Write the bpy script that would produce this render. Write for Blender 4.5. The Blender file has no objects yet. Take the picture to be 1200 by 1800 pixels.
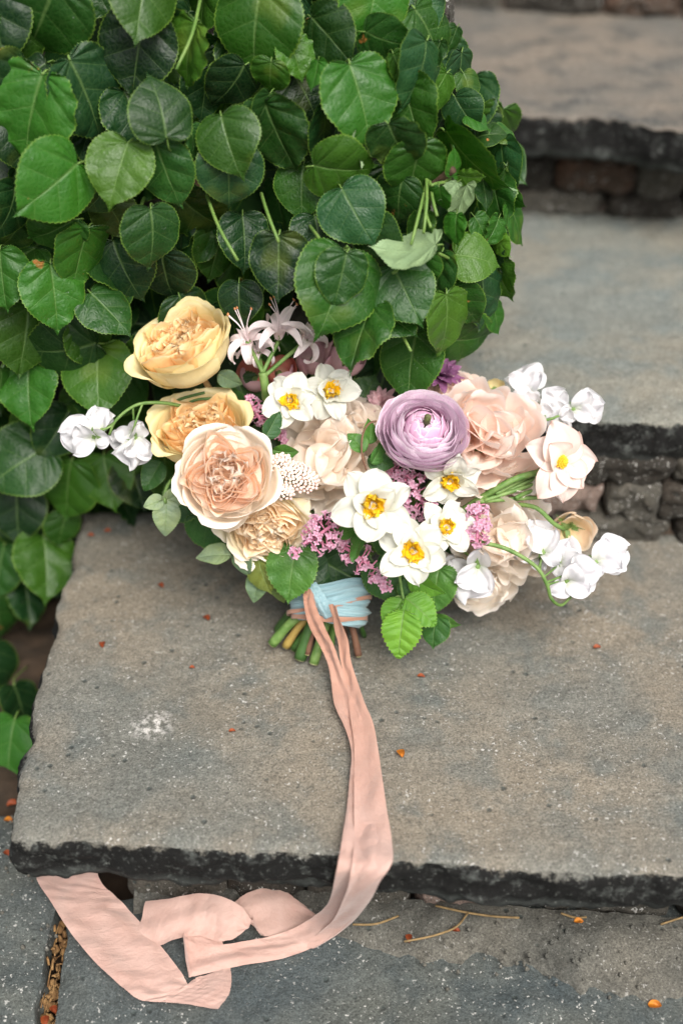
import bpy, math, random
import numpy as np
from mathutils import Matrix, Vector, noise as mnoise

random.seed(7)
rng = np.random.default_rng(7)
PI = math.pi
S = bpy.context.scene
COL = S.collection

# ------------------------------------------------------------------ camera
CAM = np.array([0.0, -0.55, 0.69]); PITCH = math.radians(36.3); F = 2200.0
cp, sp = math.cos(PITCH), math.sin(PITCH)
FWD = np.array([0, cp, -sp]); UP = np.array([0, sp, cp]); RT = np.array([1.0, 0, 0])
cam = bpy.data.cameras.new('camera')
cam.sensor_fit = 'VERTICAL'; cam.sensor_height = 36; cam.sensor_width = 24
cam.lens = 36 * F / 1800
cam.clip_start = 0.02; cam.clip_end = 60
cam.dof.use_dof = True; cam.dof.focus_distance = 0.93; cam.dof.aperture_fstop = 2.5
cam_o = bpy.data.objects.new('camera', cam); COL.objects.link(cam_o)
cam_o.location = CAM; cam_o.rotation_euler = (PI / 2 - PITCH, 0, 0)
S.camera = cam_o

# ------------------------------------------------------------------ world, sun, exposure
W = bpy.data.worlds.new('World'); S.world = W; W.use_nodes = True
wn = W.node_tree; wn.nodes.clear()
sky = wn.nodes.new('ShaderNodeTexSky'); sky.sky_type = 'NISHITA'; sky.sun_disc = False
SUN_EL, SUN_AZ = math.radians(52), math.radians(158)     # azimuth measured from +Y towards +X
sky.sun_elevation = SUN_EL; sky.sun_rotation = SUN_AZ
sky.air_density = 1.0; sky.dust_density = 6.0; sky.ozone_density = 1.0
hs = wn.nodes.new('ShaderNodeHueSaturation'); hs.inputs['Saturation'].default_value = 0.35
bg = wn.nodes.new('ShaderNodeBackground'); bg.inputs['Strength'].default_value = 0.105
wo = wn.nodes.new('ShaderNodeOutputWorld')
wn.links.new(sky.outputs[0], hs.inputs['Color']); wn.links.new(hs.outputs[0], bg.inputs[0]); wn.links.new(bg.outputs[0], wo.inputs[0])
sun = bpy.data.lights.new('sun', 'SUN'); sun.energy = 2.15; sun.angle = math.radians(38); sun.color = (1, .965, .91)
sun_o = bpy.data.objects.new('sun', sun); COL.objects.link(sun_o)
sd = Vector((math.sin(SUN_AZ) * math.cos(SUN_EL), math.cos(SUN_AZ) * math.cos(SUN_EL), math.sin(SUN_EL)))
sun_o.rotation_euler = sd.to_track_quat('Z', 'Y').to_euler()
S.view_settings.view_transform = 'Standard'; S.view_settings.look = 'None'
S.view_settings.gamma = 1; S.view_settings.use_curve_mapping = False
S.view_settings.exposure = 0.86
S.render.engine = 'CYCLES'
S.cycles.max_bounces = 8; S.cycles.diffuse_bounces = 4; S.cycles.transmission_bounces = 4
S.cycles.use_denoising = True

# ------------------------------------------------------------------ helpers
def ray(px, py): return FWD + (px - 600) / F * RT - (py - 900) / F * UP
def atz(px, py, z):
    r = ray(px, py); return CAM + r * ((z - CAM[2]) / r[2])
def atd(px, py, d): return CAM + ray(px, py) * d

def tag(o, label=None, cat=None, group=None, kind=None):
    if label: o['label'] = label
    if cat: o['category'] = cat
    if group: o['group'] = group
    if kind: o['kind'] = kind
    return o
def empty(name, loc=(0, 0, 0), parent=None):
    o = bpy.data.objects.new(name, None); COL.objects.link(o); o.location = loc
    o.empty_display_size = .01
    if parent: o.parent = parent
    return o
def link(name, me, parent=None, mat=None):
    o = bpy.data.objects.new(name, me); COL.objects.link(o)
    if parent: o.parent = parent
    if mat is not None and len(me.materials) == 0: me.materials.append(mat)
    return o
class MB:
    """collects grids, tubes ... into one mesh"""
    def __init__(s): s.v = []; s.f = []; s.uv = []; s.n = 0; s.mi = []
    def grid(s, P, uv=None, closev=False, mi=0):
        P = np.asarray(P, float); a, b = P.shape[:2]
        s.v.append(P.reshape(-1, 3))
        if uv is None:
            uu, vv = np.meshgrid(np.linspace(0, 1, a), np.linspace(0, 1, b), indexing='ij'); uv = np.stack([uu, vv], -1)
        s.uv.append(np.asarray(uv, float).reshape(-1, 2))
        i, j = np.meshgrid(np.arange(a - 1), np.arange(b if closev else b - 1), indexing='ij')
        j2 = (j + 1) % b
        q = np.stack([i * b + j, i * b + j2, (i + 1) * b + j2, (i + 1) * b + j], -1).reshape(-1, 4) + s.n
        s.f.append(q); s.mi.append(np.full(len(q), mi)); s.n += a * b
        return s
    def tube(s, pts, rad, k=7, mi=0, cap=True):
        pts = np.asarray(pts, float); n = len(pts); rad = np.broadcast_to(np.asarray(rad, float), (n,))
        T = np.gradient(pts, axis=0); T /= np.linalg.norm(T, axis=1)[:, None] + 1e-12
        ref = np.array([0.3, 0.1, 1.0]) if abs(T[0][2]) < .8 else np.array([1.0, .1, 0.2])
        rings = []
        a = np.linspace(0, 2 * PI, k, endpoint=False)
        for i in range(n):
            x = np.cross(ref, T[i]); x /= np.linalg.norm(x) + 1e-12; y = np.cross(T[i], x); ref = y if False else ref
            rings.append(pts[i] + rad[i] * (np.cos(a)[:, None] * x + np.sin(a)[:, None] * y))
        if cap: rings = [np.repeat(pts[:1], k, 0)] + rings + [np.repeat(pts[-1:], k, 0)]
        return s.grid(np.array(rings), closev=True, mi=mi)
    def mesh(s, name, mats=()):
        me = bpy.data.meshes.new(name)
        v = np.concatenate(s.v); f = np.concatenate(s.f); uv = np.concatenate(s.uv); mi = np.concatenate(s.mi)
        me.vertices.add(len(v)); me.vertices.foreach_set('co', v.ravel())
        me.loops.add(f.size); me.loops.foreach_set('vertex_index', f.ravel().astype(np.int32))
        me.polygons.add(len(f)); me.polygons.foreach_set('loop_start', np.arange(0, f.size, 4, dtype=np.int32))
        me.polygons.foreach_set('loop_total', np.full(len(f), 4, dtype=np.int32))
        me.polygons.foreach_set('use_smooth', np.ones(len(f), bool))
        me.polygons.foreach_set('material_index', mi.astype(np.int32))
        l = me.uv_layers.new(name='UVMap'); l.data.foreach_set('uv', uv[f.ravel()].ravel())
        me.update(); me.validate()
        for m in mats: me.materials.append(m)
        return me
def spline(pts, n):
    """Catmull-Rom through pts (any dimension)"""
    p = np.asarray(pts, float); k = len(p)
    if k < 3:
        t = np.linspace(0, 1, n)[:, None]; return p[0] * (1 - t) + p[-1] * t
    p = np.vstack([2 * p[0] - p[1], p, 2 * p[-1] - p[-2]])
    t = np.linspace(0, k - 1 - 1e-9, n); i = t.astype(int); f = (t - i)[:, None]
    a, b, c, d = p[i], p[i + 1], p[i + 2], p[i + 3]
    return .5 * ((2 * b) + (c - a) * f + (2 * a - 5 * b + 4 * c - d) * f ** 2 + (3 * b - 3 * c + d - a) * f ** 3)
def fnoise(fr, seed=None, n=5):
    """smooth random function of two variables, about -1..1"""
    r = rng if seed is None else np.random.default_rng(seed)
    k = r.normal(size=(n, 2)) * fr; ph = r.uniform(0, 2 * PI, n); am = r.uniform(.5, 1, n)
    am = am / am.sum() * 1.6
    return lambda x, y: sum(am[i] * np.sin(k[i, 0] * x + k[i, 1] * y + ph[i]) for i in range(n))
def srgb(r, g, b):
    c = [x / 255 for x in (r, g, b)]
    return tuple(x / 12.92 if x < .04045 else ((x + .055) / 1.055) ** 2.4 for x in c) + (1,)

# ------------------------------------------------------------------ material node helper
class M:
    def __init__(s, name):
        s.m = bpy.data.materials.new(name); s.m.use_nodes = True; s.t = s.m.node_tree; s.t.nodes.clear()
    def n(s, typ, ins=None, **pr):
        nd = s.t.nodes.new('ShaderNode' + typ)
        for k, v in pr.items(): setattr(nd, k, v)
        for k, v in (ins or {}).items():
            sock = nd.inputs[k]
            if isinstance(v, bpy.types.NodeSocket): s.t.links.new(v, sock)
            elif isinstance(v, bpy.types.Node): s.t.links.new(v.outputs[0], sock)
            else: sock.default_value = v
        return nd
    def noise(s, vec, scale, detail=4, rough=.55, dist=0): return s.n('TexNoise', {'Vector': vec, 'Scale': scale, 'Detail': detail, 'Roughness': rough, 'Distortion': dist}).outputs[0]
    def ramp(s, fac, stops, interp='LINEAR'):
        r = s.n('ValToRGB', {'Fac': fac}); cr = r.color_ramp; cr.interpolation = interp
        while len(cr.elements) < len(stops): cr.elements.new(.5)
        for e, (p, c) in zip(cr.elements, stops):
            e.position = p; e.color = c if hasattr(c, '__len__') else (c, c, c, 1)
        return r.outputs[0]
    def mix(s, fac, a, b, mode='MIX'):
        nd = s.n('MixRGB', blend_type=mode)
        for k, v in ((0, fac), (1, a), (2, b)):
            if isinstance(v, bpy.types.NodeSocket): s.t.links.new(v, nd.inputs[k])
            else: nd.inputs[k].default_value = v
        return nd.outputs[0]
    def math(s, op, a, b=0.0, clamp=False):
        nd = s.n('Math', operation=op); nd.use_clamp = clamp
        for k, v in ((0, a), (1, b)):
            if isinstance(v, bpy.types.NodeSocket): s.t.links.new(v, nd.inputs[k])
            else: nd.inputs[k].default_value = v
        return nd.outputs[0]
    def bump(s, h, strength=.3, dist=.001): return s.n('Bump', {'Height': h, 'Strength': strength, 'Distance': dist}).outputs[0]
    def out(s, bsdf, trans=None, tcol=None, nrm=None):
        o = s.n('OutputMaterial')
        if trans:
            tr = s.n('BsdfTranslucent', {'Color': tcol})
            if nrm is not None: s.t.links.new(nrm, tr.inputs['Normal'])
            mx = s.n('MixShader', {0: trans, 1: bsdf.outputs[0], 2: tr.outputs[0]}); bsdf = mx
        s.t.links.new(bsdf.outputs[0], o.inputs[0]); return s.m

def petal_mat(name, base, mid, rim, rough=.5, trans=.32, vein=.12, rimw=.9, side=None, sheen=0.0, veinc=None):
    m = M(name); uv = m.n('UVMap'); sep = m.n('SeparateXYZ', {0: uv}); u, v = sep.outputs[0], sep.outputs[1]
    tc = m.n('TexCoord'); ob = tc.outputs['Object']; oi = m.n('ObjectInfo')
    off = m.n('VectorMath', {0: ob, 1: oi.outputs['Random']}, operation='ADD').outputs[0]
    col = m.ramp(u, [(0.0, base), (.45, mid), (.85, mid), (1.0, rim)])
    big = m.noise(off, 45, 3)
    col = m.mix(m.ramp(big, [(.35, 0), (.7, .35)]), col, m.mix(.5, base, mid), 'MIX')
    st = m.n('CombineXYZ', {0: m.math('MULTIPLY', u, 1.5), 1: m.math('MULTIPLY', v, 26.0), 2: oi.outputs['Random']}).outputs[0]
    vn = m.noise(st, 3.0, 3, .6)
    vc = veinc or tuple(x * .72 for x in base[:3]) + (1,)
    col = m.mix(m.math('MULTIPLY', m.ramp(vn, [(.45, 0), (.75, 1)]), vein), col, vc)
    ev = m.math('ABSOLUTE', m.math('SUBTRACT', v, .5)); ev = m.math('MULTIPLY', ev, 2.0)
    e = m.math('MAXIMUM', ev, u); e = m.ramp(e, [(rimw, 0), (1.0, 1)])
    if side: col = m.mix(e, col, side)
    hue = m.n('HueSaturation', {'Color': col, 'Value': m.math('ADD', m.math('MULTIPLY', oi.outputs['Random'], .14), .93)}).outputs[0]
    b = m.bump(m.math('ADD', m.math('MULTIPLY', vn, 1.0), m.math('MULTIPLY', m.noise(off, 130, 3), .8)), .55, .0011)
    bs = m.n('BsdfPrincipled', {'Base Color': hue, 'Roughness': rough, 'Normal': b, 'Specular IOR Level': .3, 'Sheen Weight': sheen})
    return m.out(bs, trans, hue)

def leaf_mat(name, nsec=7, pale=(.16, .26, .08, 1), rim=(.14, .24, .03, 1), rough=.45, spots=True, veinmix=.36, trans=.18, yellow=.0):
    m = M(name); uv = m.n('UVMap'); sep = m.n('SeparateXYZ', {0: uv}); t, s_ = sep.outputs[0], sep.outputs[1]
    oi = m.n('ObjectInfo'); tc = m.n('TexCoord'); ob = tc.outputs['Object']
    ob = m.n('VectorMath', {0: ob, 'Scale': .055}, operation='SCALE').outputs[0]
    rv = m.n('VectorMath', {0: ob, 1: m.n('CombineXYZ', {0: oi.outputs['Random'], 1: oi.outputs['Random'], 2: 0.}).outputs[0]}, operation='ADD').outputs[0]
    col = oi.outputs['Color']
    n1 = m.noise(rv, 38, 4)
    col = m.mix(m.ramp(n1, [(.35, .0), (.7, .55)]), col, m.mix(1.0, col, (1.5, 1.35, .75, 1), 'MULTIPLY'))
    # secondary veins: thin lines of constant t ; midrib: s near 0
    fr = m.math('FRACT', m.math('MULTIPLY', t, float(nsec))); d = m.math('ABSOLUTE', m.math('SUBTRACT', fr, .5))
    w = m.math('SUBTRACT', .055, m.math('MULTIPLY', s_, .035))
    sec = m.math('SUBTRACT', 1.0, m.math('DIVIDE', d, w), True)
    mid = m.ramp(s_, [(.0, 1), (.02, .9), (.055, 0)])
    vm = m.math('MAXIMUM', m.math('MULTIPLY', sec, .45), mid)
    # fine net of tertiary veins
    vor = m.n('TexVoronoi', {'Vector': rv, 'Scale': 240.0}, feature='DISTANCE_TO_EDGE').outputs[0]
    net = m.ramp(vor, [(0.0, 1), (.10, 0)])
    col = m.mix(m.math('MULTIPLY', net, .07), col, pale)
    col = m.mix(m.math('MULTIPLY', vm, veinmix), col, pale)
    edge = m.ramp(s_, [(.955, 0), (.99, 1)])
    col = m.mix(m.math('MULTIPLY', edge, .65), col, rim)
    if spots:
        sn = m.noise(rv, 26, 5, .6)
        thr = m.ramp(sn, [(.675, 0), (.71, 1)])
        col = m.mix(thr, col, (.33, .13, .035, 1))
        yl = m.ramp(m.noise(rv, 13, 2), [(.62, 0), (.8, .6)])
        col = m.mix(yl, col, (.20, .24, .035, 1))
        dust = m.ramp(m.noise(rv, 420, 3, .7), [(.62, 0), (.70, 1)]); dz = m.ramp(m.noise(rv, 30, 2), [(.55, 0), (.75, .5)])
        col = m.mix(m.math('MULTIPLY', dust, dz), col, (.5, .55, .5, 1))
    geo = m.n('NewGeometry')
    under = m.mix(.62, col, (.25, .36, .20, 1))
    col = m.mix(geo.outputs['Backfacing'], col, under)
    h = m.math('ADD', m.math('MULTIPLY', vor, 1.5), m.math('MULTIPLY', vm, -.9)); h = m.math('ADD', h, m.math('MULTIPLY', m.noise(rv, 130, 3), 1.1))
    b = m.bump(h, .30, .0012)
    rg = m.math('ADD', m.math('MULTIPLY', n1, .22), rough - .1)
    bs = m.n('BsdfPrincipled', {'Base Color': col, 'Roughness': rg, 'Normal': b, 'Specular IOR Level': .36})
    tcol = m.mix(1.0, col, (1.3, 1.5, .5, 1), 'MULTIPLY')
    return m.out(bs, trans, tcol)

def plain_mat(name, c1, c2, scale=60, rough=.6, trans=0, bump=.3, bscale=300, spec=.4):
    m = M(name); ob = m.n('TexCoord').outputs['Object']
    c = m.mix(m.ramp(m.noise(ob, scale, 4), [(.3, 0), (.7, 1)]), c1, c2)
    b = m.bump(m.noise(ob, bscale, 4), bump, .001)
    bs = m.n('BsdfPrincipled', {'Base Color': c, 'Roughness': rough, 'Normal': b, 'Specular IOR Level': spec})
    return m.out(bs, trans or None, c)

def stone_mat(name, tan, grey, blue, dark=.03, side_dark=True, spot=None, bluew=.5, speck=1.0):
    m = M(name); ob = m.n('TexCoord').outputs['Object']
    uv = m.n('UVMap'); sd_ = m.n('SeparateXYZ', {0: uv}).outputs[0]      # U carries 'how far down the side'
    big = m.noise(ob, 5.5, 4, .6); med = m.noise(ob, 22, 5, .62); fine = m.noise(ob, 190, 5, .7); grit = m.noise(ob, 620, 3, .7)
    col = m.mix(m.ramp(big, [(.38, 0), (.6, 1)]), tan, grey)
    col = m.mix(m.math('MULTIPLY', m.ramp(med, [(.5, 0), (.66, 1)]), bluew), col, blue)
    col = m.mix(m.ramp(m.noise(ob, 11, 6, .7), [(.55, 0), (.75, .5)]), col, tuple(x * 1.35 for x in tan[:3]) + (1,))
    col = m.mix(1.0, col, m.ramp(fine, [(.25, .68), (.5, 1.0), (.75, 1.25)]), 'MULTIPLY')
    col = m.mix(1.0, col, m.ramp(grit, [(.30, .50), (.5, 1.0), (.70, 1.48)]), 'MULTIPLY')
    stn = m.n('Mapping', {'Vector': ob, 'Scale': (3.5, 26.0, 20.0), 'Rotation': (0, 0, .08)}).outputs[0]
    col = m.mix(1.0, col, m.ramp(m.noise(stn, 2.2, 6, .65, .6), [(.32, .92), (.5, 1.0), (.68, 1.06)]), 'MULTIPLY')
    col = m.mix(m.ramp(m.noise(ob, 34, 6, .75), [(.60, 0), (.72, .45)]), col, tuple(x * .45 for x in grey[:3]) + (1,))
    # pale mineral flecks, dark pits
    fl = m.math('MULTIPLY', m.ramp(m.noise(ob, 330, 2, .6), [(.63, 0), (.69, .85)]), m.ramp(m.noise(ob, 17, 3), [(.40, .15), (.60, .85 * speck)]))
    col = m.mix(fl, col, (.50, .49, .46, 1))
    vo = m.n('TexVoronoi', {'Vector': ob, 'Scale': 95.0}); cellr = m.n('SeparateXYZ', {0: vo.outputs['Color']}).outputs[0]
    pit = m.math('MULTIPLY', m.ramp(vo.outputs['Distance'], [(.10, 1), (.24, 0)]), m.ramp(cellr, [(.80, 0), (.86, .75)]))
    col = m.mix(pit, col, (.035, .045, .042, 1))
    if spot is not None:
        dd = m.n('VectorMath', {0: ob, 1: tuple(spot)}, operation='DISTANCE').outputs['Value']
        k = m.math('SUBTRACT', 1.0, m.math('DIVIDE', dd, .019), True)
        col = m.mix(m.math('MULTIPLY', m.ramp(k, [(0, 0), (.7, 1)]), m.ramp(fine, [(.46, 0), (.62, .8)])), col, (.60, .57, .54, 1))
    rg = .86
    h = m.math('ADD', m.math('MULTIPLY', fine, 1.0), m.math('MULTIPLY', grit, .45)); h = m.math('ADD', h, m.math('MULTIPLY', med, 1.6)); h = m.math('SUBTRACT', h, pit)
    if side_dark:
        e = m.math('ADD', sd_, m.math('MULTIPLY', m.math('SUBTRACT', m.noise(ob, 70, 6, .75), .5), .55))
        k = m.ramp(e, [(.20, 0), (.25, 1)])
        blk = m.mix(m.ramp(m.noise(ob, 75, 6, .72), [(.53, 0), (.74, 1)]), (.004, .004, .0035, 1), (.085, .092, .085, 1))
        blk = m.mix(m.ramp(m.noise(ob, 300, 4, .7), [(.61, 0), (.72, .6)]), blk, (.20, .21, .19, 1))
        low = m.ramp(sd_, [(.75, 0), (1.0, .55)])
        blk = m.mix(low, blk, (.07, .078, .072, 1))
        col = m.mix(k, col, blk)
    b = m.bump(h, .75, .0022)
    bs = m.n('BsdfPrincipled', {'Base Color': col, 'Roughness': rg, 'Normal': b, 'Specular IOR Level': .3})
    return m.out(bs)

# ------------------------------------------------------------------ stone steps
def nz(p, s, oct_=4):
    return mnoise.fractal(Vector(p) * s, 1.0, 2.0, oct_)
def slab(front, back, left, right, thick, nx, ny, amp=.0025, ragged=.004, side_amp=.006, name='slab', mat=None, seed=0., lip=.003):
    """Stone slab: top = Coons patch between four polylines (left/right run front to back), broken vertical sides"""
    fr = spline(front, nx); bk = spline(back, nx); lf = spline(left, ny); rt = spline(right, ny)
    u = np.linspace(0, 1, nx)[None, :, None]; v = np.linspace(0, 1, ny)[:, None, None]
    P = (1 - v) * fr[None] + v * bk[None] + (1 - u) * lf[:, None] + u * rt[:, None] \
        - ((1 - u) * (1 - v) * fr[0] + u * (1 - v) * fr[-1] + (1 - u) * v * bk[0] + u * v * bk[-1])
    z0 = front[0][2]
    cen = P.reshape(-1, 3).mean(0)
    H, Wd = P.shape[:2]
    for i in range(H):
        for j in range(Wd):
            p = P[i, j]; q = (p[0] + seed, p[1], 0)
            edge = min(i, H - 1 - i, j, Wd - 1 - j)
            dz = amp * nz(q, 9, 3) + amp * .45 * nz(q, 45, 3)
            if edge < 4:
                k = (4 - edge) / 4
                dz -= lip * k * k * (1.0 + 1.2 * nz((q[0], q[1], 5), 30, 3))
            p[2] += dz
    # ragged outline
    ring = [(0, j) for j in range(Wd)] + [(i, Wd - 1) for i in range(1, H)] + [(H - 1, j) for j in range(Wd - 2, -1, -1)] + [(i, 0) for i in range(H - 2, 0, -1)]
    for (i, j) in ring:
        p = P[i, j]; d = p[:2] - cen[:2]
        nrm = np.array([0, -1.]) if i == 0 else np.array([0, 1.]) if i == H - 1 else np.array([1., 0]) if j == Wd - 1 else np.array([-1., 0])
        o = ragged * (nz((p[0], p[1], seed), 14, 5) + .6 * nz((p[0], p[1], seed + 3), 70, 3))
        p[:2] += nrm * o
        for k in (1, 2):
            ii = min(max(i, k), H - 1 - k) if i in (0, H - 1) else i; jj = min(max(j, k), Wd - 1 - k) if j in (0, Wd - 1) else j
            P[ii, jj, :2] += nrm * o * (1 - k / 3)
    mb = MB(); uv = np.zeros((H, Wd, 2)); uv[[0, -1], :, 0] = .14; uv[:, [0, -1], 0] = .14
    mb.grid(P, uv)
    R = np.array([P[i, j] for i, j in ring]); n = 9
    rows = []; uvs = []
    for k in range(n + 1):
        t = k / n; Q = R.copy(); Q[:, 2] -= thick * t
        for a, (i, j) in enumerate(ring):
            nrm = np.array([0, -1.]) if i == 0 else np.array([0, 1.]) if i == H - 1 else np.array([1., 0]) if j == Wd - 1 else np.array([-1., 0])
            if k: Q[a, :2] += nrm * (side_amp * (nz((Q[a, 0] * 1.0, Q[a, 1], Q[a, 2] * 2.4 + seed), 26, 5) + .25) - side_amp * 1.1 * max(0, t - .7) * 2)
        rows.append(Q); uvs.append(np.stack([np.full(len(ring), .2 + .8 * t), np.linspace(0, 1, len(ring))], -1))
    rows.append(rows[-1] * [.0, .0, 0] + [cen[0], cen[1], z0 - thick]); uvs.append(uvs[-1])
    mb.grid(np.array(rows), np.array(uvs), closev=True)
    return mb.mesh(name, [mat])
def rock(cx, cy, cz, sx, sy, sz, mat, seed, name='riser_stone', amp=.13, rz=0.):
    n = 12; g = np.linspace(-1, 1, n); mb = MB()
    for ax in range(3):
        for sg in (-1, 1):
            a, b = np.meshgrid(g, g, indexing='ij'); c = np.full_like(a, sg)
            P = np.stack([[c, a, b], [b, c, a], [a, b, c]][ax], -1) if True else None
            L = (np.abs(P) ** 5).sum(-1) ** (1 / 5); P = P / L[..., None]
            Q = P * [sx / 2, sy / 2, sz / 2]
            for i in range(n):
                for j in range(n):
                    q = Vector(Q[i, j]) + Vector((seed * 3.1, seed, 0)); k = 1 + amp * mnoise.fractal(q * 28, 1, 2, 4)
                    Q[i, j] *= k; Q[i, j] += np.array([0, 1, 1]) * amp * .04 * mnoise.fractal(q * 90, 1, 2, 3)
            uv = np.zeros((n, n, 2)); mb.grid(Q, uv)
    me = mb.mesh(name, [mat]); o = link(name, me); o.location = (cx, cy, cz); o.rotation_euler = (0, 0, rz); return o

H_ = .13
Z0, Z1, Z2, Z3, ZL = 0.0, H_, 2 * H_, 3 * H_, -H_
spot = atz(268, 1274, 0)
m_slab1 = stone_mat('stone_tread', srgb(119, 111, 98), srgb(99, 99, 93), srgb(78, 87, 87), spot=spot)
m_slab2 = stone_mat('stone_upper', srgb(121, 117, 105), srgb(108, 111, 105), srgb(88, 99, 100), speck=.5)
m_slab3 = stone_mat('stone_top', srgb(112, 103, 92), srgb(90, 88, 83), srgb(54, 58, 58), speck=.5, bluew=.8)
m_pave = stone_mat('stone_paving', srgb(86, 88, 82), srgb(68, 75, 76), srgb(46, 55, 58), side_dark=False, speck=1.4)
m_rocks = [stone_mat('rock_grey', srgb(92, 86, 76), srgb(70, 68, 62), srgb(34, 34, 30), side_dark=False),
           stone_mat('rock_dark', srgb(60, 52, 44), srgb(44, 42, 37), srgb(24, 24, 22), side_dark=False),
           stone_mat('rock_pink', srgb(140, 116, 104), srgb(112, 98, 90), srgb(64, 58, 54), side_dark=False),
           stone_mat('rock_rust', srgb(100, 70, 52), srgb(64, 56, 48), srgb(46, 42, 38), side_dark=False)]
m_mortar = stone_mat('mortar', srgb(100, 96, 87), srgb(80, 80, 75), srgb(54, 54, 50), side_dark=False, speck=.6)

steps = empty('stone_steps', (0, 0, 0)); tag(steps, 'grey brown flagstone garden steps with dark weathered front edges', 'steps')
A = lambda L, z: [atz(x, y, z) for x, y in L]
s1 = slab(A([(22, 1474), (140, 1480), (300, 1483), (450, 1492), (600, 1499), (690, 1508), (900, 1523), (1100, 1531), (1320, 1543)], Z0),
          A([(140, 893), (400, 905), (800, 925), (1320, 948)], Z0 ),
          A([(22, 1474), (30, 1390), (52, 1305), (64, 1225), (82, 1172), (104, 1100), (104, 1062), (128, 1000), (134, 940), (140, 893)], Z0),
          A([(1320, 1543), (1320, 1250), (1320, 948)], Z0), .040, 240, 130, mat=m_slab1, name='tread_slab', ragged=.0032)
link('tread_slab', s1, steps)
s2 = slab(A([(610, 713), (700, 717), (880, 724), (1050, 731), (1150, 737), (1320, 745)], Z1), A([(560, 345), (900, 362), (1320, 388)], Z1),
          A([(610, 713), (560, 345)], Z1), A([(1320, 745), (1320, 560), (1320, 388)], Z1), .040, 150, 80, mat=m_slab2, name='tread_slab', seed=4.)
link('tread_slab', s2, steps)
s3 = slab(A([(610, 190), (800, 197), (890, 200), (1050, 203), (1110, 211), (1200, 229), (1320, 236)], Z2), A([(560, 0), (900, 12), (1320, 32)], Z2),
          A([(610, 190), (560, 0)], Z2), A([(1320, 236), (1320, 140), (1320, 32)], Z2), .043, 130, 60, mat=m_slab3, name='tread_slab', seed=9.)
link('tread_slab', s3, steps)
y3 = atz(900, 12, Z2)[1]
s4 = slab([(-.0, y3 - .02, Z3), (.5, y3 - .03, Z3), (1.0, y3 - .04, Z3)], [(-.0, y3 + .4, Z3), (.5, y3 + .4, Z3), (1.0, y3 + .4, Z3)], [(0, y3 - .02, Z3), (0, y3 + .4, Z3)],
          [(1.0, y3 - .04, Z3), (1.0, y3 + .4, Z3)], .04, 60, 30, mat=m_slab3, name='tread_slab', seed=13.)
link('tread_slab', s4, steps)
def riser(pL, pR, z_lo, z_hi, depth, courses, seed, yoff=.0):
    """courses: list of (relative height, [(width, material)...])"""
    z = z_lo; ang = math.atan2(pR[1] - pL[1], pR[0] - pL[0]); Lx = pR[0] - pL[0]
    for ci, (h, stones) in enumerate(courses):
        hh = h * (z_hi - z_lo); x = 0.; tot = sum(w for w, _ in stones)
        for k, (w, mi) in enumerate(stones):
            ww = w / tot * Lx; cx = pL[0] + x + ww / 2; cy = pL[1] + (x + ww / 2) / Lx * (pR[1] - pL[1])
            jit = random.uniform(-.003, .004)
            o = rock(cx, cy + depth / 2 + jit + yoff, z + hh / 2, ww * .985, depth, hh * .99, m_rocks[mi], seed + ci * 7 + k, rz=ang); o.parent = steps
            x += ww
        z += hh
# riser behind slab one (under slab two)
pa, pb = atz(600, 916, 0), atz(1320, 946, 0)
riser(pa - [.0, .012, 0], pb - [0, .012, 0], -.004, Z1 - .036, .05, [(.30, [(.10, 1), (.08, 0), (.07, 1), (.16, 0), (.10, 1)]), (.38, [(.07, 0), (.08, 1), (.05, 1), (.042, 1), (.10, 2), (.07, 0), (.13, 1)]), (.32, [(.12, 1), (.09, 1), (.15, 1), (.1, 0)])], 3)
pa, pb = atz(600, 350, Z1), atz(1320, 386, Z1)
riser(pa - [0, .012, 0], pb - [0, .012, 0], Z1 - .004, Z2 - .039, .05, [(.30, [(.12, 0), (.1, 1), (.13, 0), (.1, 1), (.09, 0)]), (.42, [(.1, 1), (.09, 0), (.12, 1), (.115, 3), (.07, 0), (.1, 1)]), (.28, [(.2, 1), (.25, 1)])], 41)
pa, pb = atz(600, 0, Z2), atz(1320, 34, Z2)
riser(pa - [0, .012, 0], pb - [0, .012, 0], Z2 - .004, Z3 - .037, .05, [(.4, [(.12, 3), (.1, 0), (.13, 1), (.1, 3), (.09, 0)]), (.6, [(.15, 1), (.18, 0), (.16, 1), (.1, 1)])], 61)
# riser below slab one
pa, pb = np.array([-.165, .058, ZL]), np.array([.36, .034, ZL])
riser(pa, pb, ZL - .006, Z0 - .038, .05, [(.34, [(.09, 0), (.07, 1), (.10, 0), (.06, 2), (.08, 0), (.09, 0), (.12, 1)]), (.30, [(.11, 1), (.07, 0), (.11, 1), (.1, 0), (.12, 0), (.1, 1)]), (.36, [(.15, 1), (.12, 1), (.16, 1), (.18, 1)])], 83)
# rough mortar fillet at the foot of the lowest riser
mb = MB(); nn = 150; kk = 12; P = np.zeros((nn, kk, 3)); uv = np.zeros((nn, kk, 2))
for i in range(nn):
    x = -.16 + .54 * i / (nn - 1)
    wdt = (.022 + .034 * min(1, max(0, (x + .05) / .22))) * (1 + .45 * nz((x, 0, 3), 12, 4) + .2 * nz((x, 0, 8), 55, 4))
    for k in range(kk):
        t = k / (kk - 1); y0 = .062 - .045 * i / (nn - 1)
        y = y0 + .006 - (wdt + .006) * t
        z = ZL - .001 + (.011 * (1 - t ** 2.2)) * (1 + .5 * nz((x, y, 0), 30, 4)) + .0012 * nz((x, y, 0), 110, 3) - (.006 if k == kk - 1 else 0)
        P[i, k] = (x, y, z)
mb.grid(P, uv); link('mortar_fillet', mb.mesh('mortar_fillet', [m_mortar]), steps)

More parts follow.
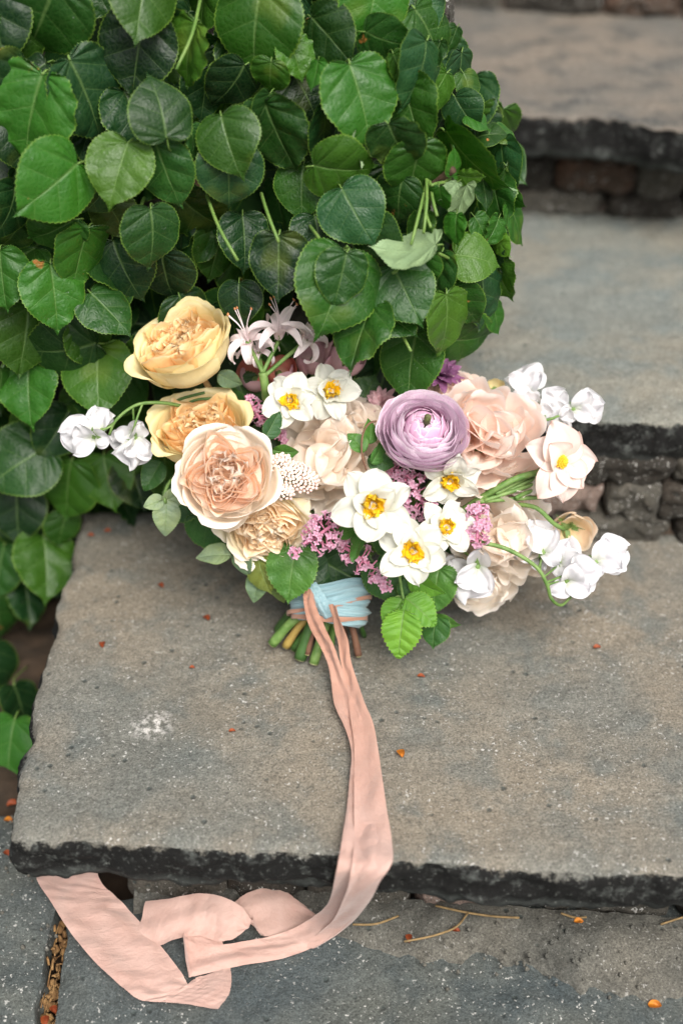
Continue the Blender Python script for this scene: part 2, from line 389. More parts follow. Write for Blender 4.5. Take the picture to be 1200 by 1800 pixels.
# ------------------------------------------------------------------ paving and soil
paving = empty('paving'); tag(paving, kind='structure')
def flag(quad, seed, nx=90, ny=90):
    a, b, c, d = [np.array(list(q) + [ZL]) for q in quad]     # front-left, front-right, back-right, back-left
    me = slab([a, a * .5 + b * .5, b], [d, d * .5 + c * .5, c], [a, a * .5 + d * .5, d], [b, b * .5 + c * .5, c], .03, nx, ny, amp=.003, ragged=.003, side_amp=.003, mat=m_pave, name='paving_stone', seed=seed, lip=.003)
    return link('paving_stone', me, paving)
j0, j1 = atz(108, 1600, ZL), atz(76, 1800, ZL); g = .014
dx = (j1[0] - j0[0]) / (j1[1] - j0[1])
xa = lambda y: j0[0] + dx * (y - j0[1])
flag([(xa(-.42) + g / 2, -.42), (.62, -.42), (.62, .06), (xa(.06) + g / 2, .06)], 21., 170, 130)
flag([(-.62, -.42), (xa(-.42) - g / 2, -.42), (xa(.14) - g / 2, .14), (-.62, .14)], 23., 70, 110)
flag([(-.62, -.9), (-.1, -.9), (-.1, -.435), (-.62, -.435)], 25., 40, 40)
flag([(-.085, -.9), (.62, -.9), (.62, -.435), (-.085, -.435)], 27., 40, 40)
m_soil = plain_mat('soil', (.022, .015, .009, 1), (.055, .034, .02, 1), 40, .95, bump=1., bscale=160)
mb = MB(); n = 70; P = np.zeros((n, n, 3))
for i in range(n):
    for j in range(n):
        x = -3 + 6 * i / (n - 1); y = -3 + 7 * j / (n - 1); P[i, j] = (x, y, ZL - .045)
mb.grid(P); tag(link('ground', mb.mesh('ground', [m_soil])), kind='structure')
# planting bed beside the steps (slightly higher, rough)
mb = MB(); n = 80; P = np.zeros((n, n, 3))
for i in range(n):
    for j in range(n):
        x = -.75 + .72 * i / (n - 1); y = .15 + .35 * j / (n - 1)
        P[i, j] = (x, y, ZL + .002 + .012 * nz((x, y, 0), 20, 5) - (.03 if i in (0, n - 1) or j in (0, n - 1) else 0))
mb.grid(P); tag(link('soil_bed', mb.mesh('soil_bed', [m_soil])), kind='structure')

# ------------------------------------------------------------------ wall the climber grows on
wall = empty('garden_wall', (0, .5, ZL)); tag(wall, 'dark rubble stone wall buried behind the climbing leaves', 'wall')
for r in range(6):
    x = -.62
    while x < .0:
        w = random.uniform(.09, .15)
        o = rock(x + w / 2, .50 + random.uniform(-.004, .004), ZL + .05 + r * .098, w * .97, .09, .094, m_rocks[random.choice([0, 1, 1])], 200 + r * 9 + x * 10, 'wall_stone')
        o.parent = wall; o.location = (o.location.x, o.location.y - .5, o.location.z - ZL); x += w

# ------------------------------------------------------------------ leaf builder
CORD = [(0, 0), (.10, -.06), (.25, -.08), (.40, .0), (.50, .16), (.53, .35), (.49, .54), (.365, .72), (.185, .87), (.045, .965), (0, 1.07)]
OVAL = [(0, 0), (.07, .0), (.16, .05), (.25, .15), (.31, .30), (.32, .45), (.27, .62), (.18, .78), (.09, .90), (.03, .97), (0, 1.0)]
def leaf_mesh(name, mat, outline=CORD, nt=97, ns=8, tooth=.016, per=3, nsec=7, quilt=.020, fold=.12, droop=.25, edge=.18, wave=.02, seed=0, xs=1.0):
    o = spline(outline, nt); t = np.linspace(0, 1, nt)
    nf = fnoise(5, seed)
    mb = MB()
    for side in (-1, 1):
        o2 = o.copy()
        T = np.gradient(o, axis=0); N = np.stack([T[:, 1], -T[:, 0]], -1); N /= np.linalg.norm(N, axis=1)[:, None] + 1e-9
        k = np.arange(nt) % per; th = tooth * (k / (per - 1)) * np.clip(np.minimum(t * 12, (1 - t) * 14), 0, 1)
        o2 = o + N * th[:, None] * 1.0
        o2[:, 0] *= 1 + .05 * math.sin(seed * 3 + side)
        my = np.clip(o[:, 1] - .6 * o[:, 0], 0, 1)
        s = np.linspace(0, 1, ns) ** .9
        X = o2[:, None, 0] * s[None]; Y = my[:, None] * (1 - s[None]) + o2[:, None, 1] * s[None]
        ph = t * nsec
        q = np.abs(np.sin(PI * (ph[:, None] + 0.5))) if True else 0
        Z = quilt * (q - .5) * np.sin(PI * np.clip(s[None], 0, 1)) ** .6
        Z = Z + fold * X * (1 - X) - droop * (Y - .2) ** 2 - edge * X ** 2 * 1.0 + wave * nf(X * side * 1.6, Y * 1.6) * s[None]
        Z += .025 * nf(Y * 3 + side, X * 0) * s[None] ** 2
        P = np.stack([X * side * xs, Y, Z], -1)
        if side > 0: P = P[:, ::-1]; tuv = np.stack([np.broadcast_to(t[:, None], X.shape), np.broadcast_to(s[None, ::-1], X.shape)], -1)
        else: tuv = np.stack([np.broadcast_to(t[:, None], X.shape), np.broadcast_to(s[None], X.shape)], -1)
        mb.grid(P[:, ::-1], tuv[:, ::-1])
    return mb.mesh(name, [mat])
def place_leaf(o, pos, dirimg, size, roll=0., pitch=0., nvec=None):
    """tip direction in the image plane, roll about the midrib, pitch of the tip away from the viewer"""
    view = ray(*pos_px(pos)); n = -view / np.linalg.norm(view)
    if nvec is not None: n = n + nvec; n /= np.linalg.norm(n)
    a = math.radians(dirimg); y = math.cos(a) * RT - math.sin(a) * UP
    y = y - n * (y @ n); y /= np.linalg.norm(y); x = np.cross(y, n)
    Mx = Matrix(((x[0], y[0], n[0], pos[0]), (x[1], y[1], n[1], pos[1]), (x[2], y[2], n[2], pos[2]), (0, 0, 0, 1)))
    o.matrix_world = Mx @ Matrix.Rotation(pitch, 4, 'X') @ Matrix.Rotation(roll, 4, 'Y') @ Matrix.Scale(size, 4)
    return o
def pos_px(p):
    q = np.asarray(p) - CAM; d = q @ FWD; return 600 + F * (q @ RT) / d, 900 - F * (q @ UP) / d

m_vine = leaf_mat('climber_leaf')
m_petiole = plain_mat('petiole', (.10, .20, .04, 1), (.17, .26, .06, 1), 80, .5, .15, .2)
m_wood = plain_mat('vine_bark', (.045, .025, .015, 1), (.10, .06, .035, 1), 120, .85, 0, .9, 240)
V = [leaf_mesh('climber_leaf', m_vine, seed=i, fold=[.10, .2, .05, .28, .0, .16, .22, .12, .3, .06][i], droop=[.2, .35, .1, .3, .45, -.1, .25, .5, .15, .3][i],
               edge=[.1, .25, .3, .0, .2, .35, .1, .3, .4, .05][i], wave=[.03, .05, .035, .06, .04, .05, .03, .07, .05, .04][i], xs=[1, 1.06, .95, 1, 1.1, .92, 1, 1.04, .97, 1.02][i]) for i in range(10)]
pet_mesh = []
for i in range(4):
    mb = MB(); e = [(0, 0, 0), (random.uniform(-.03, .03), -.05, -.08), (random.uniform(-.1, .1), -.13, -.40), (random.uniform(-.15, .15), -.15, -.95)]
    mb.tube(spline(e, 14), np.linspace(.013, .018, 14), 6); pet_mesh.append(mb.mesh('petiole', [m_petiole]))

vine = empty('climbing_hydrangea', (-.25, .40, ZL)); tag(vine, 'dense climbing shrub of glossy heart shaped serrated leaves beside the steps', 'shrub')
bpy.context.view_layer.update()
vinv = vine.matrix_world.inverted() if False else Matrix.Translation((.25, -.40, -ZL))
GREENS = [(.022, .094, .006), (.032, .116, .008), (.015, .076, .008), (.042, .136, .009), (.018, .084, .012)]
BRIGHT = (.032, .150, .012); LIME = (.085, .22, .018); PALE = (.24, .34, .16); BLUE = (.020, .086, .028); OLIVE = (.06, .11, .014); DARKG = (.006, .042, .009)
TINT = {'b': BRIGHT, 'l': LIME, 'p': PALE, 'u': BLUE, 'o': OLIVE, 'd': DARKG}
def dleft(py): return float(np.interp(py, [-100, 0, 300, 500, 650, 800, 1000, 1150, 1240, 1340], [.83, .84, .87, .915, .985, 1.06, 1.135, 1.15, 1.12, 1.06]))
def dright(py): return float(np.interp(py, [-100, 0, 300, 500, 600, 700, 900], [.865, .87, .875, .885, .92, .99, 1.03]))
def dvine(px, py):
    t = min(1, max(0, (px - 150) / 350)); t = t * t * (3 - 2 * t)
    return dleft(py) * (1 - t) + dright(py) * t + max(0, px - 740) * .00042
nleaf = 0
def vleaf(cx, cy, L, ang, ratio=.95, tint=None, doff=0., rsign=1, var=None, pitch=None, stem=True, flip=False):
    """cx,cy centre of the blade, L its length in photo pixels at that depth"""
    global nleaf
    d = dvine(cx, cy) + doff; a = math.radians(ang)
    bx, by = cx - math.cos(a) * L * .46, cy - math.sin(a) * L * .46
    o = link('leaf', V[random.randrange(10) if var is None else var], None)
    r = math.acos(min(1, max(.2, ratio / .97))) * rsign
    if r == 0 or ratio > .93: r = random.uniform(-.45, .45)
    p = random.uniform(-.35, .5) if pitch is None else pitch
    place_leaf(o, atd(bx, by, d), ang, L / F * d * 1.07, r + (PI if flip else 0), -p)
    vm_ = o.matrix_world.copy(); o.matrix_world = vinv @ o.matrix_world; m = o.matrix_world.copy(); o.parent = vine; o.matrix_basis = m
    c = TINT[tint] if tint else random.choice(GREENS); j = random.uniform(.36, .72)
    o.color = tuple(x * j for x in c) + (1,)
    if stem:
        q0 = np.array(vm_ @ Vector((0, 0, 0))); q1 = q0 + FWD * .010 - (vm_.to_3x3() @ Vector((0, 1, 0))).normalized() * .006; q2 = q0 + FWD * .055 + UP * random.uniform(-.004, .012) + RT * random.uniform(-.012, .006)
        iv = vm_.inverted(); P_ = spline([np.array(iv @ Vector(q)) for q in (q0, q1, q2)], 10)
        link('petiole', MB().tube(P_, .014, 6).mesh('petiole', [m_petiole]), o)
    nleaf += 1
    return o
HAND = [  # cx, cy, length, tip angle (0 right, 90 down), width ratio, tint, depth offset
 (72, 38, 150, 112, 1, None, .0), (55, 198, 152, 106, .84, 'b', .0), (152, 165, 145, 64, .82, 'u', .012), (243, 88, 128, 100, 1, 'd', .02), (250, -8, 130, 100, 1, None, 0),
 (448, 42, 142, 100, 1, None, -.005), (285, 196, 100, -100, 1, None, -.012), (210, 298, 108, 108, 1, 'l', -.012), (292, 302, 108, 70, .85, None, -.004), (92, 328, 132, 138, .9, 'b', -.012),
 (92, 408, 98, 150, .8, 'b', -.002), (270, 412, 98, 84, .84, None, -.012), (140, 450, 112, 106, .74, 'b', .0), (96, 515, 112, 82, 1, 'b', -.01), (190, 545, 92, 45, .85, None, .0),
 (400, 248, 100, 76, 1, None, -.012), (402, 306, 102, 88, 1, 'u', -.002), (4, 486, 100, 85, .9, 'b', -.005), (205, 382, 84, 60, .9, 'o', .012), (215, 468, 104, 70, .9, 'd', .025),
 (292, 488, 92, 80, .9, 'd', .04), (474, 137, 62, 95, .95, None, .0), (519, 98, 66, 70, .9, None, .01), (580, 66, 104, 48, .85, None, .005), (634, 172, 136, 72, .86, 'b', -.015),
 (655, 8, 112, 98, 1, 'b', -.005), (676, 72, 84, 25, .8, None, .0), (743, 122, 112, 98, .5, 'u', .0), (758, 62, 120, 58, .6, None, .012), (735, 12, 90, 60, .9, 'u', .03),
 (808, 128, 78, 95, .5, 'u', .03), (796, 66, 42, 110, .7, None, .03), (487, 235, 128, 68, .78, None, .0), (570, 234, 100, 92, .42, 'd', .005), (600, 300, 108, 10, .8, None, .0),
 (700, 258, 96, 66, .88, None, -.018), (728, 300, 106, 100, .9, None, -.004), (722, 196, 116, 78, .8, None, .01), (822, 282, 140, 52, .36, 'b', .0), (884, 290, 92, 85, .6, 'u', .01),
 (908, 390, 84, 66, .42, 'b', .0), (814, 196, 66, 60, .9, 'u', .02), (858, 236, 54, -15, .6, None, .02), (622, 372, 102, 62, .95, 'u', .004), (490, 462, 104, 90, 1, 'd', .0),
 (600, 486, 92, 102, 1, None, -.022), (592, 506, 142, 102, .88, 'b', -.010), (634, 586, 116, 112, .7, 'b', -.02), (712, 512, 106, 64, .95, None, .002), (720, 444, 104, 164, .45, 'p', -.014),
 (834, 452, 76, 8, .9, 'l', -.012), (786, 564, 102, 88, .62, 'l', -.02), (812, 534, 78, 60, .85, 'b', -.004), (850, 524, 100, 84, .5, 'u', .0), (820, 600, 112, 5, .7, 'b', .01),
 (722, 636, 112, 100, .85, None, .0), (740, 402, 60, 100, .7, None, .01), (810, 352, 66, 110, .55, 'p', -.004), (826, 312, 42, 10, .6, 'l', -.014), (800, 290, 44, -70, .5, 'b', -.01),
 (690, 560, 90, 40, .8, None, .01), (540, 170, 90, 60, .9, 'd', .03), (360, 160, 95, 100, .9, 'd', .03), (410, 150, 90, 120, .8, 'd', .02), (330, 90, 110, 105, .55, None, .005),
 (560, 420, 90, 80, .9, 'd', .03), (660, 430, 90, 70, .8, None, .015), (700, 350, 80, 100, .9, None, .012), (860, 430, 80, 85, .6, 'u', .02), (872, 350, 90, 80, .7, None, .02),
 (640, 250, 70, 110, .5, 'p', .006), (530, 330, 90, 95, .9, None, .03), (430, 420, 90, 85, .9, 'd', .04), (770, 480, 80, 100, .7, None, .012), (875, 480, 84, 75, .6, None, .018),
 (766, 160, 80, 120, .7, None, .02), (60, 128, 60, 140, .8, 'd', .02), (20, 370, 90, 100, .6, 'd', .01), (20, 420, 80, 120, .8, None, .02), (180, 340, 70, 120, .8, None, .01),
 (45, 592, 118, 95, .9, None, .01), (115, 618, 122, 165, .8, None, .008), (172, 662, 116, 92, .9, None, .0), (160, 600, 90, 60, .9, None, .01), (50, 686, 104, 92, .85, 'b', .0),
 (2, 688, 92, 90, .7, 'b', -.01), (38, 812, 112, 150, 1, None, .0), (118, 862, 112, 98, .85, None, .0), (82, 992, 106, 84, .95, None, .0), (0, 1088, 92, 70, .8, None, .0),
 (190, 842, 90, 80, .9, None, .01), (240, 850, 80, 70, .9, 'd', .02), (100, 760, 90, 120, .9, 'd', .02), (215, 690, 90, 110, .8, None, .01), (30, 900, 100, 90, .9, 'd', .01),
 (18, 1310, 100, 100, .8, 'b', .0), (38, 1240, 80, 70, .7, 'd', .0), (45, 935, 90, 60, .9, None, .02), (110, 930, 60, 100, .9, None, .01), (255, 640, 70, 100, .9, None, .02),
 (0, 1000, 90, 100, .8, None, .01), (50, 1060, 70, 80, .8, 'd', .03), (-10, 1180, 90, 80, .8, 'd', .0),
 (12, 92, 120, 95, .9, None, .012), (-8, 30, 130, 80, .9, 'd', .01), (20, 150, 100, 130, .8, 'd', .015), (30, 240, 90, 70, .9, 'd', .02),
 (884, 238, 44, 40, .7, 'b', .01), (896, 312, 48, 70, .6, None, .0), (905, 350, 40, 30, .6, 'b', .01), (822, 150, 50, 70, .7, None, .02), (838, 210, 46, 20, .6, 'b', .015), (880, 430, 44, 60, .7, 'l', .0), (872, 560, 52, 75, .6, 'b', .005), (868, 405, 50, 110, .6, 'b', -.01), (790, 335, 40, 130, .6, 'p', -.01), (775, 350, 46, 80, .7, 'b', -.012), (800, 400, 50, 95, .7, 'b', -.012), (845, 400, 46, 60, .8, 'b', -.01), (745, 470, 60, 80, .8, 'b', .0), (852, 340, 50, 80, .6, None, -.005), (766, 95, 50, 110, .6, None, .01), (700, 120, 60, 70, .5, None, .0), (555, 130, 50, 100, .6, 'b', .0), (340, 250, 60, 80, .5, None, .0), (465, 190, 60, 110, .6, None, .0),
 (330, 560, 90, 70, .9, 'd', .04), (420, 530, 70, 90, .9, 'd', .03), (150, 720, 80, 90, .9, None, .03), (290, 840, 70, 90, .9, None, -.02), (60, 760, 80, 80, .9, None, .02),
]
for i, h in enumerate(HAND):
    vleaf(*h[:4], ratio=h[4], tint=h[5], doff=h[6], rsign=random.choice((-1, 1)), flip=(h[5] == 'p'))
# leaves deeper in the mass, between and behind
def inside(x, y):
    if y < 655: return x < np.interp(y, [-60, 60, 130, 200, 300, 420, 560, 655], [770, 770, 800, 850, 885, 875, 850, 840])
    if y < 900: return x < np.interp(y, [655, 700, 760, 800, 900], [760, 720, 560, 420, 240])
    return x < np.interp(y, [900, 960, 1060, 1140], [135, 120, 60, 10])
k = 0
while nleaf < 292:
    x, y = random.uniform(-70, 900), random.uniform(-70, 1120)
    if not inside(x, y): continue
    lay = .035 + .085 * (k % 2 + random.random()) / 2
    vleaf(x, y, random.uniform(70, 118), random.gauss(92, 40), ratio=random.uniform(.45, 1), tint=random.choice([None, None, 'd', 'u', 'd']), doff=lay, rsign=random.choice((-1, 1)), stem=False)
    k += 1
# the rest of the mass further back: one joined part
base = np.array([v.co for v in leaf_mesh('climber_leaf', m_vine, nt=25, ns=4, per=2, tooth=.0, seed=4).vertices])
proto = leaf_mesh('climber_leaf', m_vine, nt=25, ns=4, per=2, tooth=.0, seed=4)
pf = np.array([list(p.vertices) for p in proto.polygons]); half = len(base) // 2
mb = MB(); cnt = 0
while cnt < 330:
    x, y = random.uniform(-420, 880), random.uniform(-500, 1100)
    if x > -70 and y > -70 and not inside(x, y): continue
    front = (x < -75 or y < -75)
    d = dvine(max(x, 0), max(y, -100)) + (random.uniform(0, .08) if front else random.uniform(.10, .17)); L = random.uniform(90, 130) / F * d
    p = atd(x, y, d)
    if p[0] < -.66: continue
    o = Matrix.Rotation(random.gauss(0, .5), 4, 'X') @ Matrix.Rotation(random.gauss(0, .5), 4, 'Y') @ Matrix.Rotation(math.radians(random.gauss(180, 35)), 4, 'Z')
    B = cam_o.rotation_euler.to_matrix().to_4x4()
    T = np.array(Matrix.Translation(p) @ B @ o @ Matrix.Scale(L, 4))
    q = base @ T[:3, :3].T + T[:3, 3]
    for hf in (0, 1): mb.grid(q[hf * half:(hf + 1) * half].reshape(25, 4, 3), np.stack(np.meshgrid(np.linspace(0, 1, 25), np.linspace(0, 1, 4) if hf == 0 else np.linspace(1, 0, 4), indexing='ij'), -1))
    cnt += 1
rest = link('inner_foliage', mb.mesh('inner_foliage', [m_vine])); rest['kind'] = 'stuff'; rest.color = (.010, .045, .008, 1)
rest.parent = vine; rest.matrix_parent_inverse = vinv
# woody stems and loose petioles
def stem(pts, r0, r1, name='woody_stem', mat=None, parent=None, pinv=None, n=24):
    mb = MB(); mb.tube(spline(pts, n), np.linspace(r0, r1, n), 8); o = link(name, mb.mesh(name, [mat or m_wood]))
    if parent: o.parent = parent
    if pinv is not None: o.matrix_parent_inverse = pinv
    return o
for k in range(6):
    x0 = -.55 + .08 * k
    stem([(x0, .42, ZL - .01), (x0 + random.uniform(-.05, .05), .43, .05), (x0 + random.uniform(-.08, .08), .42, .22), (x0 + random.uniform(-.08, .12), .45, .42)], .007, .004, parent=vine, pinv=vinv)
stem([atd(700, 290, .95), atd(745, 328, .91), atd(775, 312, .895), atd(797, 298, .885)], .0045, .0026, parent=vine, pinv=vinv)
for a, b, c in [((365, 348), (385, 400), (418, 458)), ((460, 343), (472, 380), (490, 426)), ((545, 398), (558, 415), (576, 440)), ((698, 560), (708, 590), (722, 618)), ((252, 352), (235, 400), (222, 440)),
                ((748, 300), (750, 350), (744, 410)), ((738, 320), (748, 375), (757, 400)), ((752, 300), (760, 350), (768, 380)), ((790, 240), (800, 300), (760, 330)), ((352, 0), (338, 60), (310, 122)),
                ((755, 300), (735, 380), (722, 430)), ((800, 318), (770, 322), (757, 326)), ((800, 460), (780, 450), (770, 445)), ((725, 405), (700, 470), (690, 480))]:
    dd = dvine(*b) - .006
    stem([atd(*a, dd + .06), atd(*a, dd + .03), atd(*b, dd + .004), atd(*c, dd - .002)], .0014, .0011, 'stalk', m_petiole, vine, vinv, 10)

# ================================================================== bouquet
BQ = atz(572, 1110, 0)
bouquet = empty('bouquet', BQ)
tag(bouquet, 'loose bouquet of peach roses, white narcissi, lavender ranunculus and lilac leaning on the step', 'bouquet')
binv = Matrix.Translation(-Vector(BQ))
BIND = atd(574, 1058, .992)
def frame(pos, tx, ty, spin=0.):
    pos = np.asarray(pos, float); v = pos - CAM; v /= np.linalg.norm(v)
    r = np.cross(v, [0, 0, 1.]); r /= np.linalg.norm(r); u = np.cross(r, v)
    z = -v + tx * r + ty * u; z /= np.linalg.norm(z)
    y = u - z * (u @ z) if abs(u @ z) < .95 else r - z * (r @ z)
    y /= np.linalg.norm(y); x = np.cross(y, z)
    Mx = Matrix(((x[0], y[0], z[0], pos[0]), (x[1], y[1], z[1], pos[1]), (x[2], y[2], z[2], pos[2]), (0, 0, 0, 1)))
    return Mx @ Matrix.Rotation(spin, 4, 'Z')
def part(name, me, Mx=None, label=None, parent=None, color=None):
    o = link(name, me); o.parent = parent or bouquet
    if parent is None: o.matrix_parent_inverse = binv
    if Mx is not None: o.matrix_basis = Mx
    if label: o['label'] = label
    if color: o.color = tuple(color) + (1,)
    return o
def prof_at(prof, u):
    p = spline(prof, 40); x = np.clip(u, 0, 1) * 39; i = np.minimum(x.astype(int), 38); f = x - i
    return p[i, 0] * (1 - f) + p[i + 1, 0] * f, p[i, 1] * (1 - f) + p[i + 1, 1] * f
def rp(R, prof, th0, ha, nu=13, nv=15, top=.14, ruffle=.04, fr=3.0, curl=.0, spir=.05, rag=.03, rollout=0., notch=0.):
    """petal lying on a surface of revolution (cupped round the flower's axis)"""
    u = np.linspace(0, 1, nu)[:, None]; v = np.linspace(-1, 1, nv)[None]
    a, b = fnoise(fr), fnoise(fr); rg = fnoise(7)
    ue = u * (1 - top * np.abs(v) ** 2.4 + rag * rg(v, 0) - notch * np.exp(-(v / .16) ** 2))
    r, h = prof_at(prof, ue); wv = u ** .25
    th = th0 + ha * v * wv + .04 * a(v, u)
    n9 = fnoise(9); r = r + ruffle * .30 * n9(u * .5, v) * u ** 3 * (.3 + v ** 2)
    r = r + ruffle * a(u, v) * u ** 2 + curl * np.abs(v) ** 3 * u + spir * v * u
    h = h + ruffle * b(u, v) * u ** 2
    k = np.clip((ue - .82) / .18, 0, 1); r = r + rollout * k ** 2; h = h - rollout * .5 * k ** 3
    P = np.stack([r * np.cos(th), r * np.sin(th), h + 0 * th], -1) * R
    return MB().grid(P)
def sheet(R, L, Wd, az, a0, a1, cup=.2, ruffle=.03, fr=3., shape=.75, tip=.0, nu=14, nv=11, base=.0, z0=0., notch=0., sharp=0., twist=0., fold=0.):
    """free petal: starts at the axis, runs outward along azimuth az, elevation bends from a0 to a1 (degrees)"""
    u = np.linspace(0, 1, nu); v = np.linspace(-1, 1, nv)
    ang = np.radians(a0 + (a1 - a0) * u); dy = np.cumsum(np.r_[0, np.cos(ang[:-1])]) / (nu - 1) * L; dz = np.cumsum(np.r_[0, np.sin(ang[:-1])]) / (nu - 1) * L
    w = Wd * np.clip(np.sin(PI * np.clip(u, 0, 1) ** shape), 0, 1) ** .6
    w = np.maximum(w, Wd * .16 * (1 - u))
    if sharp: w = w * (1 - sharp * np.clip((u - .6) / .4, 0, 1))
    n1, n2 = fnoise(fr), fnoise(fr)
    X = w[:, None] * v[None]; N = cup * Wd * v[None] ** 2 * np.sin(PI * u[:, None] * .9) + ruffle * n1(u[:, None] * 1.2, v[None]) * u[:, None] + fold * np.abs(v[None]) * w[:, None]
    n9 = fnoise(9); N = N + ruffle * .28 * n9(u[:, None] * .5, v[None]) * u[:, None] * (.2 + v[None] ** 2) + .035 * Wd * np.cos(v[None] * 11 + n1(u[:, None], 0)) * np.sin(PI * u[:, None])
    Y = dy[:, None] + base - notch * L * np.exp(-(v[None] / .22) ** 2) * u[:, None] ** 4 + .3 * ruffle * n2(v[None], u[:, None]) * u[:, None]
    Z = dz[:, None] + z0
    X = X + twist * u[:, None] ** 2 * L
    nx, nz_ = -np.sin(ang)[:, None], np.cos(ang)[:, None]
    Y = Y + N * nx; Z = Z + N * nz_
    c, s_ = math.cos(az), math.sin(az)
    P = np.stack([Y * c - X * s_, Y * s_ + X * c, Z + 0 * X], -1) * R
    return MB().grid(P)
m_green = plain_mat('stem_green', (.075, .17, .03, 1), (.20, .30, .09, 1), 130, .5, .12, .5, 420)
m_yelstem = plain_mat('stem_yellow', (.36, .26, .06, 1), (.30, .20, .06, 1), 90, .55, 0, .4)
m_brown = plain_mat('stem_brown', (.10, .045, .03, 1), (.18, .09, .05, 1), 90, .7, 0, .6)
m_dkstem = plain_mat('stem_dark', (.035, .09, .02, 1), (.07, .16, .035, 1), 60, .5, .1, .3)
def core(name, R, Mx, label, mat=m_green, drop=.55, wid=.22, stem_to=True):
    """receptacle and stalk of a flower; its petals become children"""
    mb = MB(); mb.tube([(0, 0, -.36 * R), (0, 0, -.26 * R), (0, 0, -.14 * R)], [wid * R * .5, wid * R, wid * R * .7], 10)
    o = part(name, mb.mesh(name, [mat]), Mx, label)
    if stem_to:
        a = np.array(Mx @ Vector((0, 0, -.2 * R))); b = np.array(Mx @ Vector((0, 0, -drop * R))); 
        c = b * .5 + BIND * .5 + FWD * .05; b = b + FWD * .02; pts = [a, b, c, BIND + FWD * .004]
        inv = Mx.inverted(); pts = [inv @ Vector(p) for p in pts]
        st = MB().tube(spline(pts, 20), .0024, 7); part('stalk', st.mesh('stalk', [mat]), None, None, o)
    return o
def add(parent, mb, mat, name='petal'): return part(name, mb.mesh(name, [mat]), None, None, parent)

c3 = srgb
mt_golo = petal_mat('golden_outer', c3(238, 212, 120), c3(243, 228, 180), c3(245, 237, 204), side=c3(238, 222, 160), rimw=.92)
mt_goli = petal_mat('golden_inner', c3(248, 196, 112), c3(251, 216, 160), c3(252, 232, 194), trans=.42)
mt_peo = petal_mat('peach_outer', c3(253, 236, 190), c3(254, 242, 228), c3(255, 246, 238), vein=.06)
mt_pei = petal_mat('peach_inner', c3(255, 200, 152), c3(255, 230, 206), c3(255, 246, 237), trans=.48, vein=.1)
mt_cro = petal_mat('cream_outer', c3(250, 230, 120), c3(254, 243, 220), c3(255, 247, 238), vein=.06)
mt_cri = petal_mat('cream_inner', c3(252, 204, 132), c3(255, 234, 202), c3(255, 246, 230), trans=.45)
mt_peony = petal_mat('peony_blush', c3(255, 226, 200), c3(255, 244, 232), c3(255, 249, 243), vein=.04, trans=.56, rough=.7)
mt_peach = petal_mat('peony_peach', c3(255, 206, 180), c3(255, 236, 224), c3(255, 248, 243), vein=.04, trans=.56, rough=.7)
mt_pcream = petal_mat('peony_cream', c3(255, 236, 212), c3(255, 245, 232), c3(255, 249, 243), vein=.04, trans=.56, rough=.7)
mt_ran = petal_mat('ranunculus', c3(224, 184, 206), c3(233, 210, 224), c3(238, 220, 231), side=c3(244, 230, 238), rimw=.95, vein=.42, veinc=c3(186, 120, 184), trans=.22)
mt_rani = petal_mat('ranunculus_inner', c3(212, 152, 186), c3(220, 172, 200), c3(228, 192, 212), side=c3(246, 228, 238), rimw=.95, vein=.35, veinc=c3(160, 60, 150), trans=.2)
mt_white = petal_mat('white_petal', c3(226, 224, 176), c3(230, 230, 221), c3(233, 232, 226), vein=.30, veinc=c3(214, 214, 200), rough=.6)
mt_pea = petal_mat('sweet_pea', c3(216, 222, 196), c3(229, 227, 231), c3(232, 230, 234), vein=.2, veinc=c3(222, 218, 228))
mt_yel = petal_mat('corona', c3(250, 190, 10), c3(254, 206, 30), c3(255, 222, 70), vein=.3, trans=.3)
mt_blush = petal_mat('dusty_blush', c3(238, 222, 206), c3(240, 224, 217), c3(238, 216, 208), side=c3(232, 190, 176), rimw=.95, vein=.12)
mt_bud = petal_mat('bud_petal', c3(240, 220, 150), c3(252, 224, 192), c3(252, 236, 218), vein=.1)
mt_red = petal_mat('red_bud', c3(236, 226, 190), c3(206, 110, 100), c3(186, 62, 64), vein=.25)
mt_mauve = petal_mat('mauve_petal', c3(236, 222, 210), c3(216, 172, 180), c3(206, 160, 176), vein=.2)
mt_purple = petal_mat('purple_petal', c3(110, 60, 96), c3(150, 98, 140), c3(190, 152, 180), vein=.4)
mt_lil = petal_mat('lilac_petal', c3(200, 136, 162), c3(216, 170, 192), c3(228, 194, 210), vein=.1, trans=.2)
mt_lilf = petal_mat('lilac_tube', c3(200, 110, 142), c3(216, 140, 168), c3(224, 156, 186), vein=.1, trans=.1)
mt_ner = petal_mat('pale_pink', c3(234, 212, 212), c3(248, 236, 236), c3(251, 243, 242), vein=.2, veinc=c3(210, 176, 190))
m_stam = plain_mat('stamen_yellow', c3(214, 160, 20), c3(240, 196, 50), 300, .6, 0, .5)
m_anth = plain_mat('anther', c3(150, 84, 50), c3(206, 150, 100), 300, .7)
m_bead = plain_mat('rice_bud', c3(250, 240, 224), c3(236, 200, 190), 110, .5, .1)
m_eye = plain_mat('eye', c3(60, 54, 30), c3(110, 120, 70), 500, .6)

